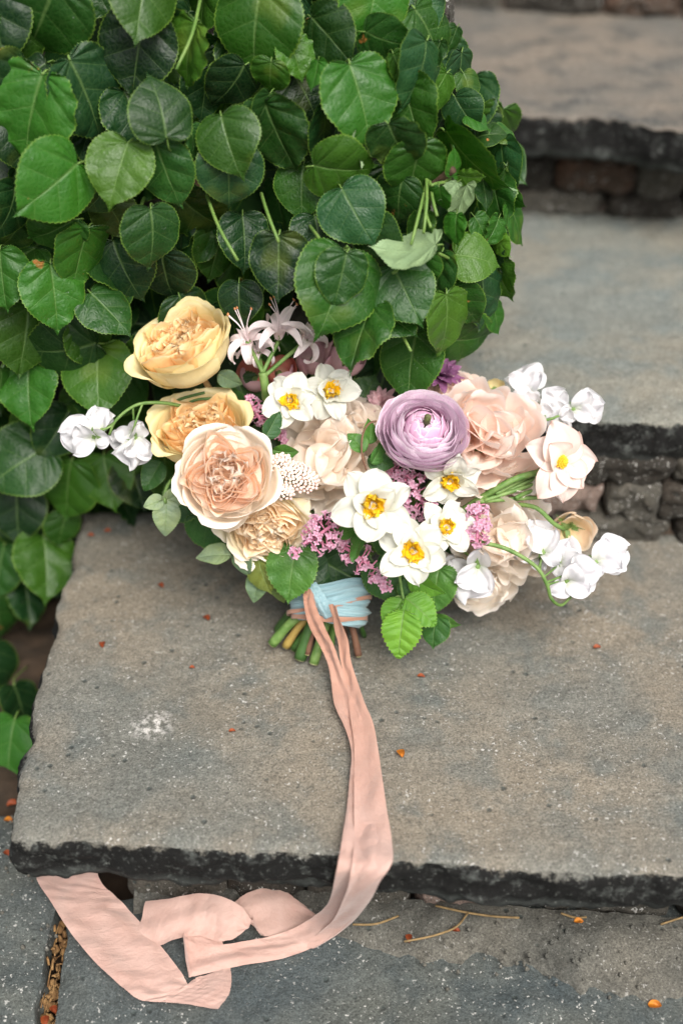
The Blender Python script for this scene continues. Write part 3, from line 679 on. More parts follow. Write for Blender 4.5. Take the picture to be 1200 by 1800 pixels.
def rose(px, py, d, Rpx, tx, ty, spin, label, mo, mi, flare=1.0, quarters=5, open_=1.0, nout=5, name='garden_rose', hgt=1.0):
    R = Rpx / F * d; Mx = frame(atd(px, py, d), tx, ty, spin); o = core(name, R, Mx, label, mat=mi)
    o.matrix_basis = Mx @ Matrix.Translation((0, 0, -.35 * R))
    lay = [(1.0, .62, nout, .10, .16), (.93, .66, nout, .06, .08), (.84, .68, 5, .04, .03), (.76, .66, 5, .03, .0)]
    for li, (r, ha, n, ruf, ro) in enumerate(lay):
        a0 = random.uniform(0, 2 * PI)
        for k in range(n):
            f = flare if li == 0 else 1 + (flare - 1) * .4 if li == 1 else 1
            j = random.uniform(.94, 1.05); hh = hgt * random.uniform(.92, 1.06)
            prof = [(.05, -.16), (.5 * r * j, -.06), (.88 * r * j, .20 * hh), (.98 * r * j, .50 * hh), (.97 * r * j * f, (.74 - .05 * li if li else .66) * hh)]
            add(o, rp(R, prof, a0 + 2 * PI * k / n + random.uniform(-.12, .12), ha * 1.08, ruffle=ruf * .8, top=.24 if li < 2 else .14, rollout=ro * (flare - .4) * random.uniform(.5, 1.4), spir=.035, rag=.035, fr=2.6, nv=19, nu=15), mo if li < 3 else mi)
    dm = np.linspace(0, 1, 8)[:, None]; dt = np.linspace(0, 2 * PI, 24)[None]
    add(o, MB().grid(np.stack([.74 * dm * np.cos(dt), .74 * dm * np.sin(dt), (.46 - .10 * dm ** 2) * hgt + .02 * np.sin(5 * dt) * dm], -1) * R), mi, 'flower_heart')
    # quartered heart: nested hairpin folds
    for q in range(quarters):
        ph = 2 * PI * q / quarters + random.uniform(-.12, .12)
        for k in range(5):
            ro, hw, ri = (.80 - .13 * k) * random.uniform(.95, 1.05), (.38 - .066 * k) * 5 / quarters * random.uniform(.85, 1.1), .03 + .02 * k
            w = np.linspace(-1, 1, 19)[None]; u = np.linspace(0, 1, 10)[:, None]; n1, n2 = fnoise(5), fnoise(7)
            e1 = ri + (ro - ri) * np.cos(w * PI / 2) ** .75; e2 = hw * np.sin(w * PI / 2) * (1 - .25 * np.cos(w * PI / 2))
            lean = 1 + .10 * u; top = hgt * (.70 + .02 * k) * (1 - .12 * (1 - e1 / .7)) + .06 * n1(w, 0) + .04 * n2(w * 2, 1)
            e1 = e1 * lean + .035 * n1(u * 1.4, w) * u ** 1.5 + .03 * u ** 4 * np.cos(w * 7 + k); e2 = e2 * lean + .035 * n2(u, w * 1.5) * u ** 1.5
            h = .34 * hgt + (top - .34 * hgt) * u
            P = np.stack([e1 * math.cos(ph) - e2 * math.sin(ph), e1 * math.sin(ph) + e2 * math.cos(ph), h + 0 * e1], -1) * R
            add(o, MB().grid(P), mi)
    for k in range(14):
        a = 2.4 * k; rr = .05 + .36 * math.sqrt(k / 14); mb_ = sheet(R, .46 * hgt, random.uniform(.14, .24), random.uniform(0, 6.28), 84, random.uniform(30, 80), cup=.8, ruffle=.09, fr=6, shape=1.3, nu=10, nv=11, z0=.30 * hgt)
        mb_.v[0] = mb_.v[0] + np.array([rr * math.cos(a), rr * math.sin(a), 0]) * R; add(o, mb_, mi)
    return o
def peony(px, py, d, Rpx, tx, ty, label, mat, mat_in=None, layers=5, name='peony', seedspin=0., openn=1.0):
    R = Rpx / F * d; Mx = frame(atd(px, py, d), tx, ty, seedspin); o = core(name, R, Mx, label)
    o.matrix_basis = Mx @ Matrix.Translation((0, 0, -.25 * R))
    for li in range(layers):
        r = 1.0 - .19 * li; n = [7, 6, 6, 5, 5, 4][li]; a0 = random.uniform(0, 6.28)
        for k in range(n):
            j = random.uniform(.9, 1.06) * r; amax = [72, 92, 108, 122, 130, 140][li] * random.uniform(.88, 1.08) / openn
            al = np.radians(np.linspace(12, amax, 6)); prof = [(j * math.sin(a) * (1.02 if li else 1.06), .25 - .75 * j * math.cos(a)) for a in al]
            add(o, rp(R, prof, a0 + 2 * PI * k / n + random.uniform(-.25, .25), random.uniform(.48, .66), ruffle=.085, fr=3.6, top=.24, rag=.09, spir=random.uniform(-.06, .08), curl=random.uniform(-.05, .08), rollout=random.uniform(-.02, .12), notch=random.choice([0, .05, .12]), nv=23, nu=15), mat if li < 3 else (mat_in or mat))
    for k in range(9):
        a = 2.4 * k; rr = .42 * math.sqrt(k / 16); mb_ = sheet(R, random.uniform(.75, .95) * (1.1 - .5 * rr), random.uniform(.30, .46), random.uniform(0, 6.28), 86, random.uniform(-10, 70), cup=.6, ruffle=.11, fr=4.2, shape=1.4, nu=12, nv=15, z0=-.1, notch=.12)
        mb_.v[0] = mb_.v[0] + np.array([rr * math.cos(a), rr * math.sin(a), 0]) * R; add(o, mb_, mat_in or mat)
    return o
def ranunculus(px, py, d, Rpx, tx, ty, label):
    R = Rpx / F * d; Mx = frame(atd(px, py, d), tx, ty, .4); o = core('ranunculus', R, Mx, label)
    o.matrix_basis = Mx @ Matrix.Translation((0, 0, -.55 * R))
    n = 0; th = 0
    for li in range(17):
        t = li / 16                                   # 0 outermost
        r = (1.0 - 1.05 * t) if t < .5 else .50 - .34 * (t - .5) ; cnt = 6 if li < 9 else 4
        amax = np.interp(t, [0, .2, .42, .55, .75, 1], [84, 100, 114, 124, 150, 173])
        th += 1.1
        for k in range(cnt):
            rr = r * random.uniform(.975, 1.02); am = amax * random.uniform(.95, 1.05)
            al = np.radians(np.linspace(10, am, 7)); zc = .50
            prof = [(rr * math.sin(a) * (1.0 + .04 * (1 - t)), zc - rr * math.cos(a) * (.78 if math.cos(a) > 0 else .66)) for a in al]
            add(o, rp(R, prof, th + 2 * PI * k / cnt + random.uniform(-.15, .15), (.78 if li < 9 else .88), ruffle=.022 + .03 * (1 - t), fr=3.4, top=(.16 if li < 8 else .30), rag=.03, spir=.022, rollout=(.03 if li < 5 else .0) * random.random(), nv=19, nu=13), mt_ran if t < .5 else mt_rani)
    e = MB(); e.tube([(0, 0, .55 * R), (0, 0, .96 * R), (0, 0, 1.02 * R)], [.07 * R, .08 * R, .03 * R], 10); add(o, e, m_eye, 'flower_eye')
    return o
def narcissus(px, py, d, Rpx, tx, ty, spin, label, side=False, extra=3):
    R = Rpx * .92 / F * d; Mx = frame(atd(px, py, d), tx, ty, spin); o = core('narcissus', R, Mx, label, wid=.12)
    for k in range(6):
        add(o, sheet(R, random.uniform(.92, 1.12), random.uniform(.34, .46), 2 * PI * k / 6 + random.uniform(-.2, .2), random.uniform(5, 40), random.uniform(-45, 15), cup=random.uniform(.05, .5), ruffle=.11, fr=3.6, shape=1.0, z0=.02 + .03 * (k % 2), base=.03, nv=13, nu=16), mt_white)
    for k in range(extra):
        add(o, sheet(R, random.uniform(.5, .8), random.uniform(.26, .36), 2 * PI * k / extra + spin, random.uniform(40, 60), random.uniform(-5, 20), cup=.4, ruffle=.09, shape=.8, z0=.05, base=.04), mt_white)
    for k in range(7):
        add(o, sheet(R, random.uniform(.30, .48), .17, 2 * PI * k / 7 + random.uniform(-.3, .3), 70, random.uniform(-20, 50), cup=.5, ruffle=.14, fr=8, shape=1.0, z0=.08, base=.06, nu=9, nv=11), mt_yel, 'corona_frill')
    for k in range(2):
        add(o, sheet(R, .26, .10, random.uniform(0, 6.28), 80, 20, cup=.6, ruffle=.08, z0=.10, base=.0, nu=8, nv=7), mt_white)
    mb = MB()
    for k in range(5):
        a = 2 * PI * k / 5; mb.tube([(0, 0, .08 * R), (.05 * R * math.cos(a), .05 * R * math.sin(a), .26 * R)], [.012 * R, .022 * R], 5)
    add(o, mb, m_stam, 'stamens')
    return o
def blossom_pea(o, pos, Rpx, d, tx, ty, spin, wide=1.0, n=0):
    """one sweet pea blossom as sub-parts of stem o (world positions turned into o's frame)"""
    R = Rpx * 1.25 / F * d; Mx = frame(pos, tx, ty, spin); inv = o.matrix_basis.inverted() @ Mx
    def A(mb, mat, nm): q = add(o, mb, mat, nm); q.matrix_basis = inv; return q
    A(sheet(R, 1.15, .66 * wide, PI / 2, 50, -20, cup=-.25, ruffle=.28, fr=5.0, shape=1.5, notch=.16, nu=19, nv=23, base=-.05, z0=-.22), mt_pea, 'standard_petal')
    A(sheet(R, 1.05, .60 * wide, PI / 2 + random.uniform(-.3, .3), 30, -45, cup=-.2, ruffle=.28, fr=5.2, shape=1.5, notch=.12, nu=19, nv=23, base=-.05, z0=-.28), mt_pea, 'standard_petal')
    A(sheet(R, .92, .36, PI / 2 + .95, 75, 5, cup=.45, ruffle=.16, fr=4, shape=1.3, nu=15, nv=15, z0=-.25), mt_pea, 'wing_petal')
    A(sheet(R, .92, .36, PI / 2 - .95, 75, 5, cup=.45, ruffle=.16, fr=4, shape=1.3, nu=15, nv=15, z0=-.25), mt_pea, 'wing_petal')
    A(sheet(R, .80, .34, -PI / 2 + random.uniform(-.4, .4), 50, -15, cup=.4, ruffle=.18, fr=4, shape=1.3, z0=-.25, nu=15, nv=15), mt_pea, 'keel_petal')
    mb = MB(); mb.tube([(0, 0, -.45 * R), (0, 0, -.30 * R), (0, 0, -.12 * R)], [.07 * R, .16 * R, .12 * R], 8)
    for k in range(5):
        mb2 = sheet(R, .36, .075, 2 * PI * k / 5, 60, -15, cup=.2, ruffle=.02, shape=.4, z0=-.2, base=.08, nu=8, nv=5, sharp=.8); mb.v += mb2.v; mb.f += [f + mb.n for f in mb2.f]; mb.uv += mb2.uv; mb.mi += mb2.mi; mb.n += mb2.n
    A(mb, m_green, 'calyx')
    return np.array(Mx @ Vector((0, 0, -.45 * R)))
def spray(name, label, pts, r, mat=m_green, k=8):
    """a stem through world points; the part that carries blossoms"""
    P = spline(pts, 30); c = P[0]; o = part(name, MB().tube(P - c, np.linspace(r, r * .6, 30), k).mesh(name, [mat]), Matrix.Translation(c), label); return o
def twig(o, a, b, c, r, mat=m_green, name='pedicel'):
    inv = o.matrix_basis.inverted(); P = spline([np.array(inv @ Vector(x)) for x in (a, b, c)], 12)
    return add(o, MB().tube(P, r, 6), mat, name)

# ---- roses
rose(330, 622, .945, 86, -.62, 1.25, .3, 'golden apricot garden rose, highest of the roses, seen from the side', mt_golo, mt_goli, flare=1.10, name='garden_rose', hgt=1.25)
rose(354, 762, .955, 84, -.15, .95, 1.0, 'golden garden rose tucked behind the big peach rose', mt_golo, mt_goli, flare=1.12, hgt=1.05)
o3 = rose(398, 838, .920, 85, -.05, .16, .6, 'large pale peach garden rose facing the viewer with a quartered heart', mt_peo, mt_pei, flare=1.06, hgt=1.08)
o = rose(468, 918, .955, 74, -.10, -.72, .2, 'cream garden rose hanging head down under the peach rose', mt_cro, mt_cri, flare=1.12, hgt=1.1)
for az, L in ((.35, 1.35), (-.15, 1.2)):
    add(o, sheet(74 / F * .955, L, .48, az, 35, -10, cup=.3, ruffle=.06, shape=.8, nu=16, nv=13, z0=.1), mt_cro)
for az, L, a0, a1, z in ((.80, 1.30, 62, 15, -.2), (-2.2, 1.25, 55, -10, -.25)):
    add(o3, sheet(90 / F * .92, L, .50, az, a0, a1, cup=.45, ruffle=.12, fr=3.4, shape=1.25, nu=17, nv=17, z0=z), mt_peo)
# ---- peonies
peony(578, 800, .955, 106, -.05, .12, 'pale blush peony behind the rice flowers, left of the ranunculus', mt_peony, layers=4)
peony(628, 745, .975, 68, .15, .5, 'small blush peony peeping out under the upper narcissi', mt_peony, layers=4)
peony(858, 764, .950, 110, .22, .30, 'ruffled peach peony right of the ranunculus', mt_peach, mt_peach, layers=4)
peony(800, 690, .99, 60, .1, .8, 'peach peony bloom behind the top of the ranunculus', mt_peach, layers=4)
peony(876, 940, .965, 100, .05, .05, 'cream blush peony behind the lilac on the right', mt_pcream, mt_peony, layers=4)
peony(842, 1018, .985, 76, .0, -.45, 'cream peony lowest in the bouquet touching the stone', mt_pcream, layers=5)
peony(905, 850, .972, 62, .3, .1, 'small blush peony behind the green stalks of the open flower', mt_peony, layers=3)
peony(925, 955, .985, 50, .4, .0, 'cream blush bloom behind the lower right sweet peas', mt_pcream, layers=3)
# ---- ranunculus
ranunculus(747, 750, .925, 80, .14, .62, 'lavender ranunculus with tightly packed white rimmed petals')
# ---- narcissi
narcissus(511, 706, .935, 56, -.1, .15, .2, 'white narcissus topmost left with ring of yellow frills')
narcissus(578, 690, .945, 56, .25, .25, .9, 'white narcissus highest beside the pale pink blossoms', extra=5)
narcissus(656, 888, .905, 74, .0, -.05, .35, 'largest white narcissus at the middle of the bouquet')
narcissus(724, 968, .905, 68, .0, -.05, .75, 'white narcissus lowest, just above the green leaves')
narcissus(780, 930, .930, 58, .35, .25, .1, 'white narcissus half hidden behind the lowest one', extra=5)
narcissus(790, 838, .935, 58, .15, -.75, .5, 'white narcissus hanging down under the ranunculus', extra=1)
# ---- bud like reddish petals at the back
def budflower(px, py, d, Rpx, tx, ty, label, mats, name, n=6, amax=125, hs_=1.5):
    R = Rpx / F * d; Mx = frame(atd(px, py, d), tx, ty, random.random()); o = core(name, R, Mx, label)
    for k in range(n):
        al = np.radians(np.linspace(12, amax * random.uniform(.9, 1.05), 6)); rr = 1 - .05 * k
        prof = [(rr * math.sin(a), .2 - hs_ * rr * math.cos(a) * .8) for a in al]
        add(o, rp(R, prof, 2.4 * k, .9, ruffle=.03, top=.3, rag=.03, spir=.05), mats[k % len(mats)])
    return o
budflower(492, 655, .975, 30, .1, .9, 'red tulip like bud behind the white narcissi', [mt_red, mt_red, mt_mauve], 'bud')
budflower(448, 662, .985, 32, -.2, .8, 'cream and red bud left of the red one', [mt_mauve, mt_red], 'bud')
budflower(552, 632, .985, 36, .2, .9, 'mauve bud behind the pale pink blossoms', [mt_mauve], 'bud')
budflower(604, 632, .985, 38, .5, .9, 'dusky pink bud under the bright green leaf', [mt_mauve], 'bud')
# ---- purple double flowers at the back
def fringe(px, py, d, Rpx, tx, ty, label, mat, n=26, name='double_flower'):
    R = Rpx / F * d; Mx = frame(atd(px, py, d), tx, ty, 0); o = core(name, R, Mx, label)
    for k in range(n):
        t = k / n
        add(o, sheet(R, 1.0 - .45 * t, .17, 2.4 * k, 10 + 65 * t, -5 + 50 * t, cup=.4, ruffle=.06, shape=.85, nu=9, nv=7, z0=.1 * t), mat)
fringe(775, 664, .985, 46, .1, .9, 'deep purple fringed flower behind the ranunculus', mt_purple)
fringe(672, 712, .985, 38, -.5, .5, 'pale mauve fringed flower left of the ranunculus', mt_mauve)
budflower(868, 684, 1.0, 18, .3, .9, 'ochre bud behind the peach peony', [mt_golo], 'bud', n=4)
# ---- dusty blush open flower with yellow heart
R = 62 / F * .945; Mx = frame(atd(982, 812, .945), .42, .16, .0)
o = core('blush_flower', R, Mx, 'wilting dusty blush open flower with a yellow heart on the right', wid=.14, stem_to=False)
for az, L, Wd, a0, a1, tw in ((2.0, 1.25, .60, 40, -8, .0), (2.75, 1.15, .52, 30, -30, .05), (1.15, .95, .42, 30, -10, 0), (.10, 1.05, .50, 20, -12, 0), (-.75, 1.0, .46, 24, -20, 0), (-1.35, 1.2, .48, 15, -35, 0), (-2.05, 1.25, .50, 25, -40, 0), (2.5, .85, .46, 60, 10, 0)):
    add(o, sheet(R, L, Wd, az, a0, a1, cup=.34, ruffle=.12, fr=3.4, shape=.86, sharp=.35, twist=tw, nu=17, nv=15, fold=.1), mt_blush)
mb = MB()
for k in range(46):
    t = (k + .5) / 46; r = .20 * math.sqrt(t) * R; a = 2.4 * k; zz = (.30 - .16 * t) * R; p = np.array([r * math.cos(a), r * math.sin(a), zz])
    mb.tube([p * [.8, .8, .6], p, p * [1.05, 1.05, 1.12]], [.02 * R, .034 * R, .02 * R], 5)
add(o, mb, m_stam, 'stamens')
# its bundle of green stalks
st = part('flower_stalk', MB().tube(spline([atd(800, 905, .97), atd(850, 872, .955), atd(905, 842, .95), atd(955, 828, .955)], 24), .0026, 8).mesh('flower_stalk', [m_green]), None, 'bundle of green stalks behind the blush flower')
for q in ([(835, 884), (880, 868), (945, 838)], [(840, 882), (890, 878), (955, 874)], [(870, 868), (905, 850), (955, 822)], [(905, 876), (925, 866), (955, 858)], [(850, 880), (905, 862), (950, 848)]):
    add(st, MB().tube(spline([atd(*p, .953 + .004 * i) for i, p in enumerate(q)], 16), .0017, 7), m_green, 'stalk')
# ---- hanging blush bud with green sepals
R = 46 / F * .985; Mx = frame(atd(998, 928, .985), .45, -.55, 0)
o = core('hanging_bud', R, Mx, 'blush bud with long green sepals nodding under the blush flower', wid=.3, stem_to=False)
for k in range(7):
    al = np.radians(np.linspace(12, random.uniform(80, 110), 6)); rr = .92 - .05 * k
    add(o, rp(R, [(rr * math.sin(a), .3 - 1.15 * rr * math.cos(a) + .3) for a in al], 2.4 * k, .85, ruffle=.07, top=.25, rag=.05, rollout=.12), mt_bud)
for k in range(5): add(o, sheet(R, .85, .10, 2 * PI * k / 5, 55, 100 if k % 2 else -30, cup=.2, shape=.45, sharp=.8, z0=-.25, base=.1), m_green, 'sepal')
add(o, MB().tube(spline([Mx.inverted() @ Vector(p) for p in (atd(895, 886, .965), atd(940, 892, .955), atd(972, 920, .958), atd(990, 930, .967))], 18), .0018, 7), m_green, 'stalk')
# ---- pale pink lily like blossoms on one green stalk
o = part('pink_cluster', MB().tube(spline([atd(468, 700, .955), atd(466, 680,   .945), atd(462, 655, .94)], 14), [.0034] * 14, 10).mesh('pink_cluster', [m_green]), None, 'pale pink curled blossoms on one forked green stalk above the narcissi')
def nerine(px, py, d, Rpx, tx, ty, jx, jy):
    R = Rpx / F * d; Mx = frame(atd(px, py, d), tx, ty, random.random())
    for k in range(6):
        q = add(o, sheet(R, random.uniform(1.6, 2.1), .24, 2 * PI * k / 6 + random.uniform(-.2, .2), 88, random.uniform(-170, -40), cup=.5, ruffle=.06, shape=.6, nu=22, nv=7, z0=-.2, base=.05), mt_ner); q.matrix_basis = Mx
    mb = MB(); an = MB()
    for k in range(5):
        a = random.uniform(0, 6.28); e = np.array([.55 * math.cos(a), .55 * math.sin(a), 1.5]) * R; P = spline([(0, 0, 0), e * [.3, .3, .6], e], 10); mb.tube(P, .022 * R, 5)
        an.tube([e - [0, .05 * R, 0], e, e + [.05 * R, .08 * R, .02 * R]], [.03 * R, .05 * R, .03 * R], 5)
    add(o, mb, mt_ner, 'filament').matrix_basis = Mx; add(o, an, m_anth, 'anther').matrix_basis = Mx
    b = np.array(Mx @ Vector((0, 0, -.3 * R)))
    add(o, MB().tube(spline([atd(jx, jy, .94), (atd(jx, jy, .94) + b) / 2 + RT * .0, b, np.array(Mx @ Vector((0, 0, .1 * R)))], 14), [.0016] * 10 + [.0026] * 4, 8), m_green, 'pedicel')
nerine(438, 604, .94, 42, -.35, 1.3, 462, 655); nerine(490, 590, .94, 44, .25, 1.5, 462, 655); nerine(534, 600, .945, 40, .9, .9, 466, 660)
nerine(455, 622, .95, 28, -.1, 1.2, 462, 655)
# ---- sweet peas
def peas(label, pts, r, bl, d0):
    o = spray('sweet_pea', label, pts, r)
    for (px, py, d, Rp, tx, ty, sp_, an) in bl:
        b = blossom_pea(o, atd(px, py, d), Rp, d, tx, ty, sp_)
        a = np.array(an, float); 
        P = spline(pts, 40); i = np.argmin(((P - atd(a[0], a[1], d0)) ** 2).sum(1)); twig(o, P[i], P[i] * .4 + b * .6 - FWD * .003, b, .0009)
    return o
peas('white sweet pea sprig arching out on the far left', [atd(330, 716, .965), atd(285, 708, .95), atd(240, 712, .945), atd(205, 738, .945), atd(192, 765, .95)], .0016,
     [(160, 770, .94, 44, -.5, -.3, 1.2, (200, 752)), (178, 750, .955, 34, -.2, .9, .2, (205, 742)), (240, 775, .94, 40, .3, -.7, 2.9, (250, 712)), (232, 762, .955, 34, -.4, -.2, 2.2, (235, 714))], .945)
peas('white sweet pea sprig standing up at the top right', [atd(865, 735, .985), atd(910, 735, .98), atd(960, 738, .975), atd(1000, 722, .98)], .0016,
     [(925, 685, .99, 42, -.1, .7, .3, (905, 735)), (962, 722, .985, 36, .3, .3, -.6, (955, 738)), (1012, 718, .98, 40, .4, .1, -1.3, (995, 722)), (940, 712, .985, 36, -.2, -.2, 1.4, (930, 737)), (985, 738, .98, 30, .2, -.6, 3.0, (980, 735))], .98)
peas('white sweet pea sprig arching out at the lower right', [atd(838, 952, .935), atd(890, 965, .93), atd(940, 995, .93), atd(960, 1026, .933), atd(968, 1052, .94), atd(985, 1064, .95), atd(1002, 1050, .955)], .0018,
     [(955, 965, .955, 44, .1, .6, .5, (945, 1000)), (1000, 1022, .945, 46, .3, -.2, -.9, (962, 1025)), (1052, 985, .955, 46, .4, .3, -1.0, (960, 1020)), (985, 985, .96, 36, .2, .4, -.3, (955, 1010)), (940, 975, .965, 38, -.4, .2, 1.0, (945, 1005))], .935)
peas('white lavender tinged sweet pea lying on the lowest peony', [atd(800, 960, .975), atd(822, 975, .965), atd(838, 988, .96)], .0014,
     [(838, 1002, .955, 50, .05, -.5, 2.9, (830, 980)), (822, 1000, .965, 40, -.3, -.2, 2.0, (825, 980))], .965)
# ---- lilac
def floret_mesh(i):
    mb = MB(); R = .0030; L = .0075
    mb.tube([(0, 0, -L), (0, 0, -L * .5), (0, 0, -.0002)], [.0006, .0006, .0009], 6, mi=1)
    for k in range(4):
        s_ = sheet(R, 1.0, .40, 2 * PI * k / 4 + random.uniform(-.1, .1), 35, -25, cup=.35, ruffle=.05, shape=.7, nu=6, nv=5, base=.16)
        mb.v += s_.v; mb.f += [f + mb.n for f in s_.f]; mb.uv += s_.uv; mb.mi += s_.mi; mb.n += s_.n
    return mb.mesh('lilac_floret', [mt_lil, mt_lilf])
FL = [floret_mesh(i) for i in range(4)]
def lilac(px, py, d, ax, ay, rot, n, label, depth=.6):
    """panicle: semi axes ax, ay in photo pixels"""
    c = atd(px, py, d); fr = frame(c, 0, 0, math.radians(-rot)); s1_ = d / F
    mb = MB(); mb.tube(spline([(-ax * s1_ * .9, 0, -.004), (0, 0, 0), (ax * s1_ * .9, 0, 0)], 8), .0013, 6)
    for k in range(14):
        a = 2.4 * k; x = (k / 13 - .5) * 1.6 * ax * s1_; mb.tube([(x, 0, 0), (x * 1.05, .6 * ay * s1_ * math.cos(a), .6 * ay * s1_ * math.sin(a) * depth)], .0006, 5)
    o = part('lilac_spray', mb.mesh('lilac_spray', [mt_lilf]), fr, label)
    for k in range(n):
        while True:
            q = np.random.default_rng(random.randrange(10 ** 9)).normal(size=3); q /= np.linalg.norm(q)
            if q[2] > -.25: break
        rad = random.uniform(.78, 1.08); p = q * [ax * s1_, ay * s1_, ay * s1_ * depth] * rad
        nrm = Vector(q + np.array([0, 0, .5]) + np.random.default_rng(k).normal(size=3) * .35).normalized()
        f = part('lilac_floret', random.choice(FL), Matrix.Translation(p) @ nrm.to_track_quat('Z', 'Y').to_matrix().to_4x4() @ Matrix.Rotation(random.random() * 3, 4, 'Z') @ Matrix.Scale(random.uniform(.7, 1.05), 4), None, o)
    return o
lilac(566, 936, .925, 38, 34, -35, 50, 'pink lilac spray beside the cream rose', .7)
lilac(628, 978, .935, 38, 24, 35, 34, 'pink lilac spray above the blue wrap')
lilac(736, 872, .945, 42, 34, 60, 58, 'pink lilac spray between the two largest narcissi')
lilac(705, 832, .95, 26, 22, 40, 24, 'small lilac spray under the ranunculus')
lilac(838, 922, .93, 42, 24, 85, 44, 'pink lilac spray right of the narcissi')
lilac(448, 722, .965, 34, 16, 60, 26, 'slim lilac spray between golden rose and top narcissus')
lilac(668, 1022, .945, 24, 16, 40, 20, 'dark pink lilac buds near the fresh green leaves')
lilac(490, 765, .965, 20, 12, 50, 12, 'little lilac tuft under the top narcissus')
lilac(518, 972, .93, 10, 8, 60, 6, 'tiny lilac tuft at the tip of the cream rose')
# ---- rice flower
def beads(px, py, d, ax, ay, rot, n, o=None):
    c = atd(px, py, d); fr = frame(c, 0, .2, math.radians(-rot)); s1_ = d / F; mb = MB(); B = MB()
    g = [(math.sin(t), math.cos(t)) for t in np.linspace(0, PI, 6)]
    for k in range(n):
        t = (k + .5) / n; a = 2.4 * k; r = math.sqrt(t); p = np.array([ax * s1_ * r * math.cos(a), ay * s1_ * r * math.sin(a), .010 * (1 - r * r) + random.uniform(-.001, .001)])
        R_ = random.uniform(.0011, .0016); th = np.linspace(0, 2 * PI, 8, endpoint=False)
        B.grid(np.array([[p + R_ * np.array([s_ * math.cos(x), s_ * math.sin(x), c_ * 1.15]) for x in th] for s_, c_ in g]), closev=True)
        mb.tube(spline([(0, 0, -.018), p * [.5, .5, 1] - [0, 0, .008], p], 6), .0004, 4)
    o = part('rice_flower', mb.mesh('rice_flower', [m_green]), fr, None)
    b = add(o, B, m_bead, 'flower_buds'); b['kind'] = 'stuff'; return o
beads(522, 838, .925, 42, 26, 25, 110)['label'] = 'cream rice flower cluster right of the peach rose'
beads(494, 816, .925, 20, 20, 0, 38)['label'] = 'small whitish rice flower tuft touching the peach rose'
beads(500, 866, .925, 20, 14, 0, 34)['label'] = 'lower rice flower tuft above the cream rose'
# ---- foliage
m_fol = leaf_mat('rose_foliage', nsec=9, rim=(.16, .26, .05, 1), spots=False, veinmix=.42, rough=.45)
m_tri = leaf_mat('fresh_foliage', nsec=10, rim=(.25, .36, .04, 1), spots=False, veinmix=.75, rough=.5, trans=.3)
FO = [leaf_mesh('foliage_leaf', m_fol, OVAL, nt=73, ns=7, tooth=.020, per=3, nsec=9, fold=[.35, .15, .5][i], droop=[.3, .6, .1][i], quilt=.014, wave=.05, seed=40 + i, xs=1.15) for i in range(3)]
RO = [leaf_mesh('foliage_leaf', m_fol, CORD, nt=97, ns=8, tooth=.03, per=4, nsec=7, fold=.1, droop=.3, quilt=.03, wave=.05, seed=50 + i, xs=.95) for i in range(2)]
TR = [leaf_mesh('foliage_leaf', m_tri, OVAL, nt=81, ns=8, tooth=.035, per=4, nsec=10, fold=.3, droop=.3, quilt=.035, wave=.03, seed=60 + i, xs=1.25) for i in range(3)]
def fol(px, py, d, L, ang, me, col, roll=0., pitch=0., flip=False, label=None, ratio=None):
    a = math.radians(ang); b = atd(px - math.cos(a) * L * .46, py - math.sin(a) * L * .46, d)
    o = link('foliage_leaf', me); place_leaf(o, b, ang, L / F * d, roll + (PI if flip else 0), -pitch)
    Mw = o.matrix_world.copy(); o.parent = bouquet; o.matrix_parent_inverse = binv; o.matrix_basis = Mw; o.color = tuple(col) + (1,)
    if label: o['label'] = label
    return o
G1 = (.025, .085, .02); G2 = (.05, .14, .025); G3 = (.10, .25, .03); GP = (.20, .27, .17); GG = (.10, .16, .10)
fol(692, 1078, .955, 62, 118, TR[0], G3, .2); fol(738, 1072, .955, 72, 40, TR[1], G3, -.3); fol(704, 1112, .950, 86, 98, TR[2], (.12, .28, .03), .1, label='bright green serrated leaflet pointing down over the stone')
fol(512, 1008, .955, 92, 100, RO[0], G2, .2, label='broad crinkled green leaf left of the blue wrap'); fol(462, 1012, .965, 60, 75, RO[1], (.11, .14, .03), .5); fol(452, 1030, .975, 56, 110, FO[0], GG, .4)
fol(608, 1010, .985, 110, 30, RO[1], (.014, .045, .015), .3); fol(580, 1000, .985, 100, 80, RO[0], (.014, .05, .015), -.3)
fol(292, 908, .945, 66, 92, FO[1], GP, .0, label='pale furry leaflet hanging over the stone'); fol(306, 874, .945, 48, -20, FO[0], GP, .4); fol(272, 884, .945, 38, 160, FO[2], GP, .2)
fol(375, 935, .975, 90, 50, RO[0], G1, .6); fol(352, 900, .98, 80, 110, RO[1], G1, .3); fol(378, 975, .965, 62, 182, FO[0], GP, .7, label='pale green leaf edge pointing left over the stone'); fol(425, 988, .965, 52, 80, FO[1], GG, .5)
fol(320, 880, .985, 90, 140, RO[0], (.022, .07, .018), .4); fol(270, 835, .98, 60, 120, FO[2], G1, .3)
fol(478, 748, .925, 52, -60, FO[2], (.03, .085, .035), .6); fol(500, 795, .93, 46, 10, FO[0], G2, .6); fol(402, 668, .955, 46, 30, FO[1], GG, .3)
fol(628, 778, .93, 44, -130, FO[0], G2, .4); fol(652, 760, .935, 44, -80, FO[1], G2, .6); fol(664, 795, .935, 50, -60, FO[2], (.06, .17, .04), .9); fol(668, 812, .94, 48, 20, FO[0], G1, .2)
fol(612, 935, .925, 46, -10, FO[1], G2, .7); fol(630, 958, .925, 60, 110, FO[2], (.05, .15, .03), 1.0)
fol(745, 1030, .955, 70, 35, FO[0], G3, .9); fol(765, 1035, .96, 80, 100, RO[0], G2, .3); fol(762, 1108, .965, 56, 100, RO[1], G1, .4); fol(782, 1095, .965, 46, 35, FO[1], G2, .8)
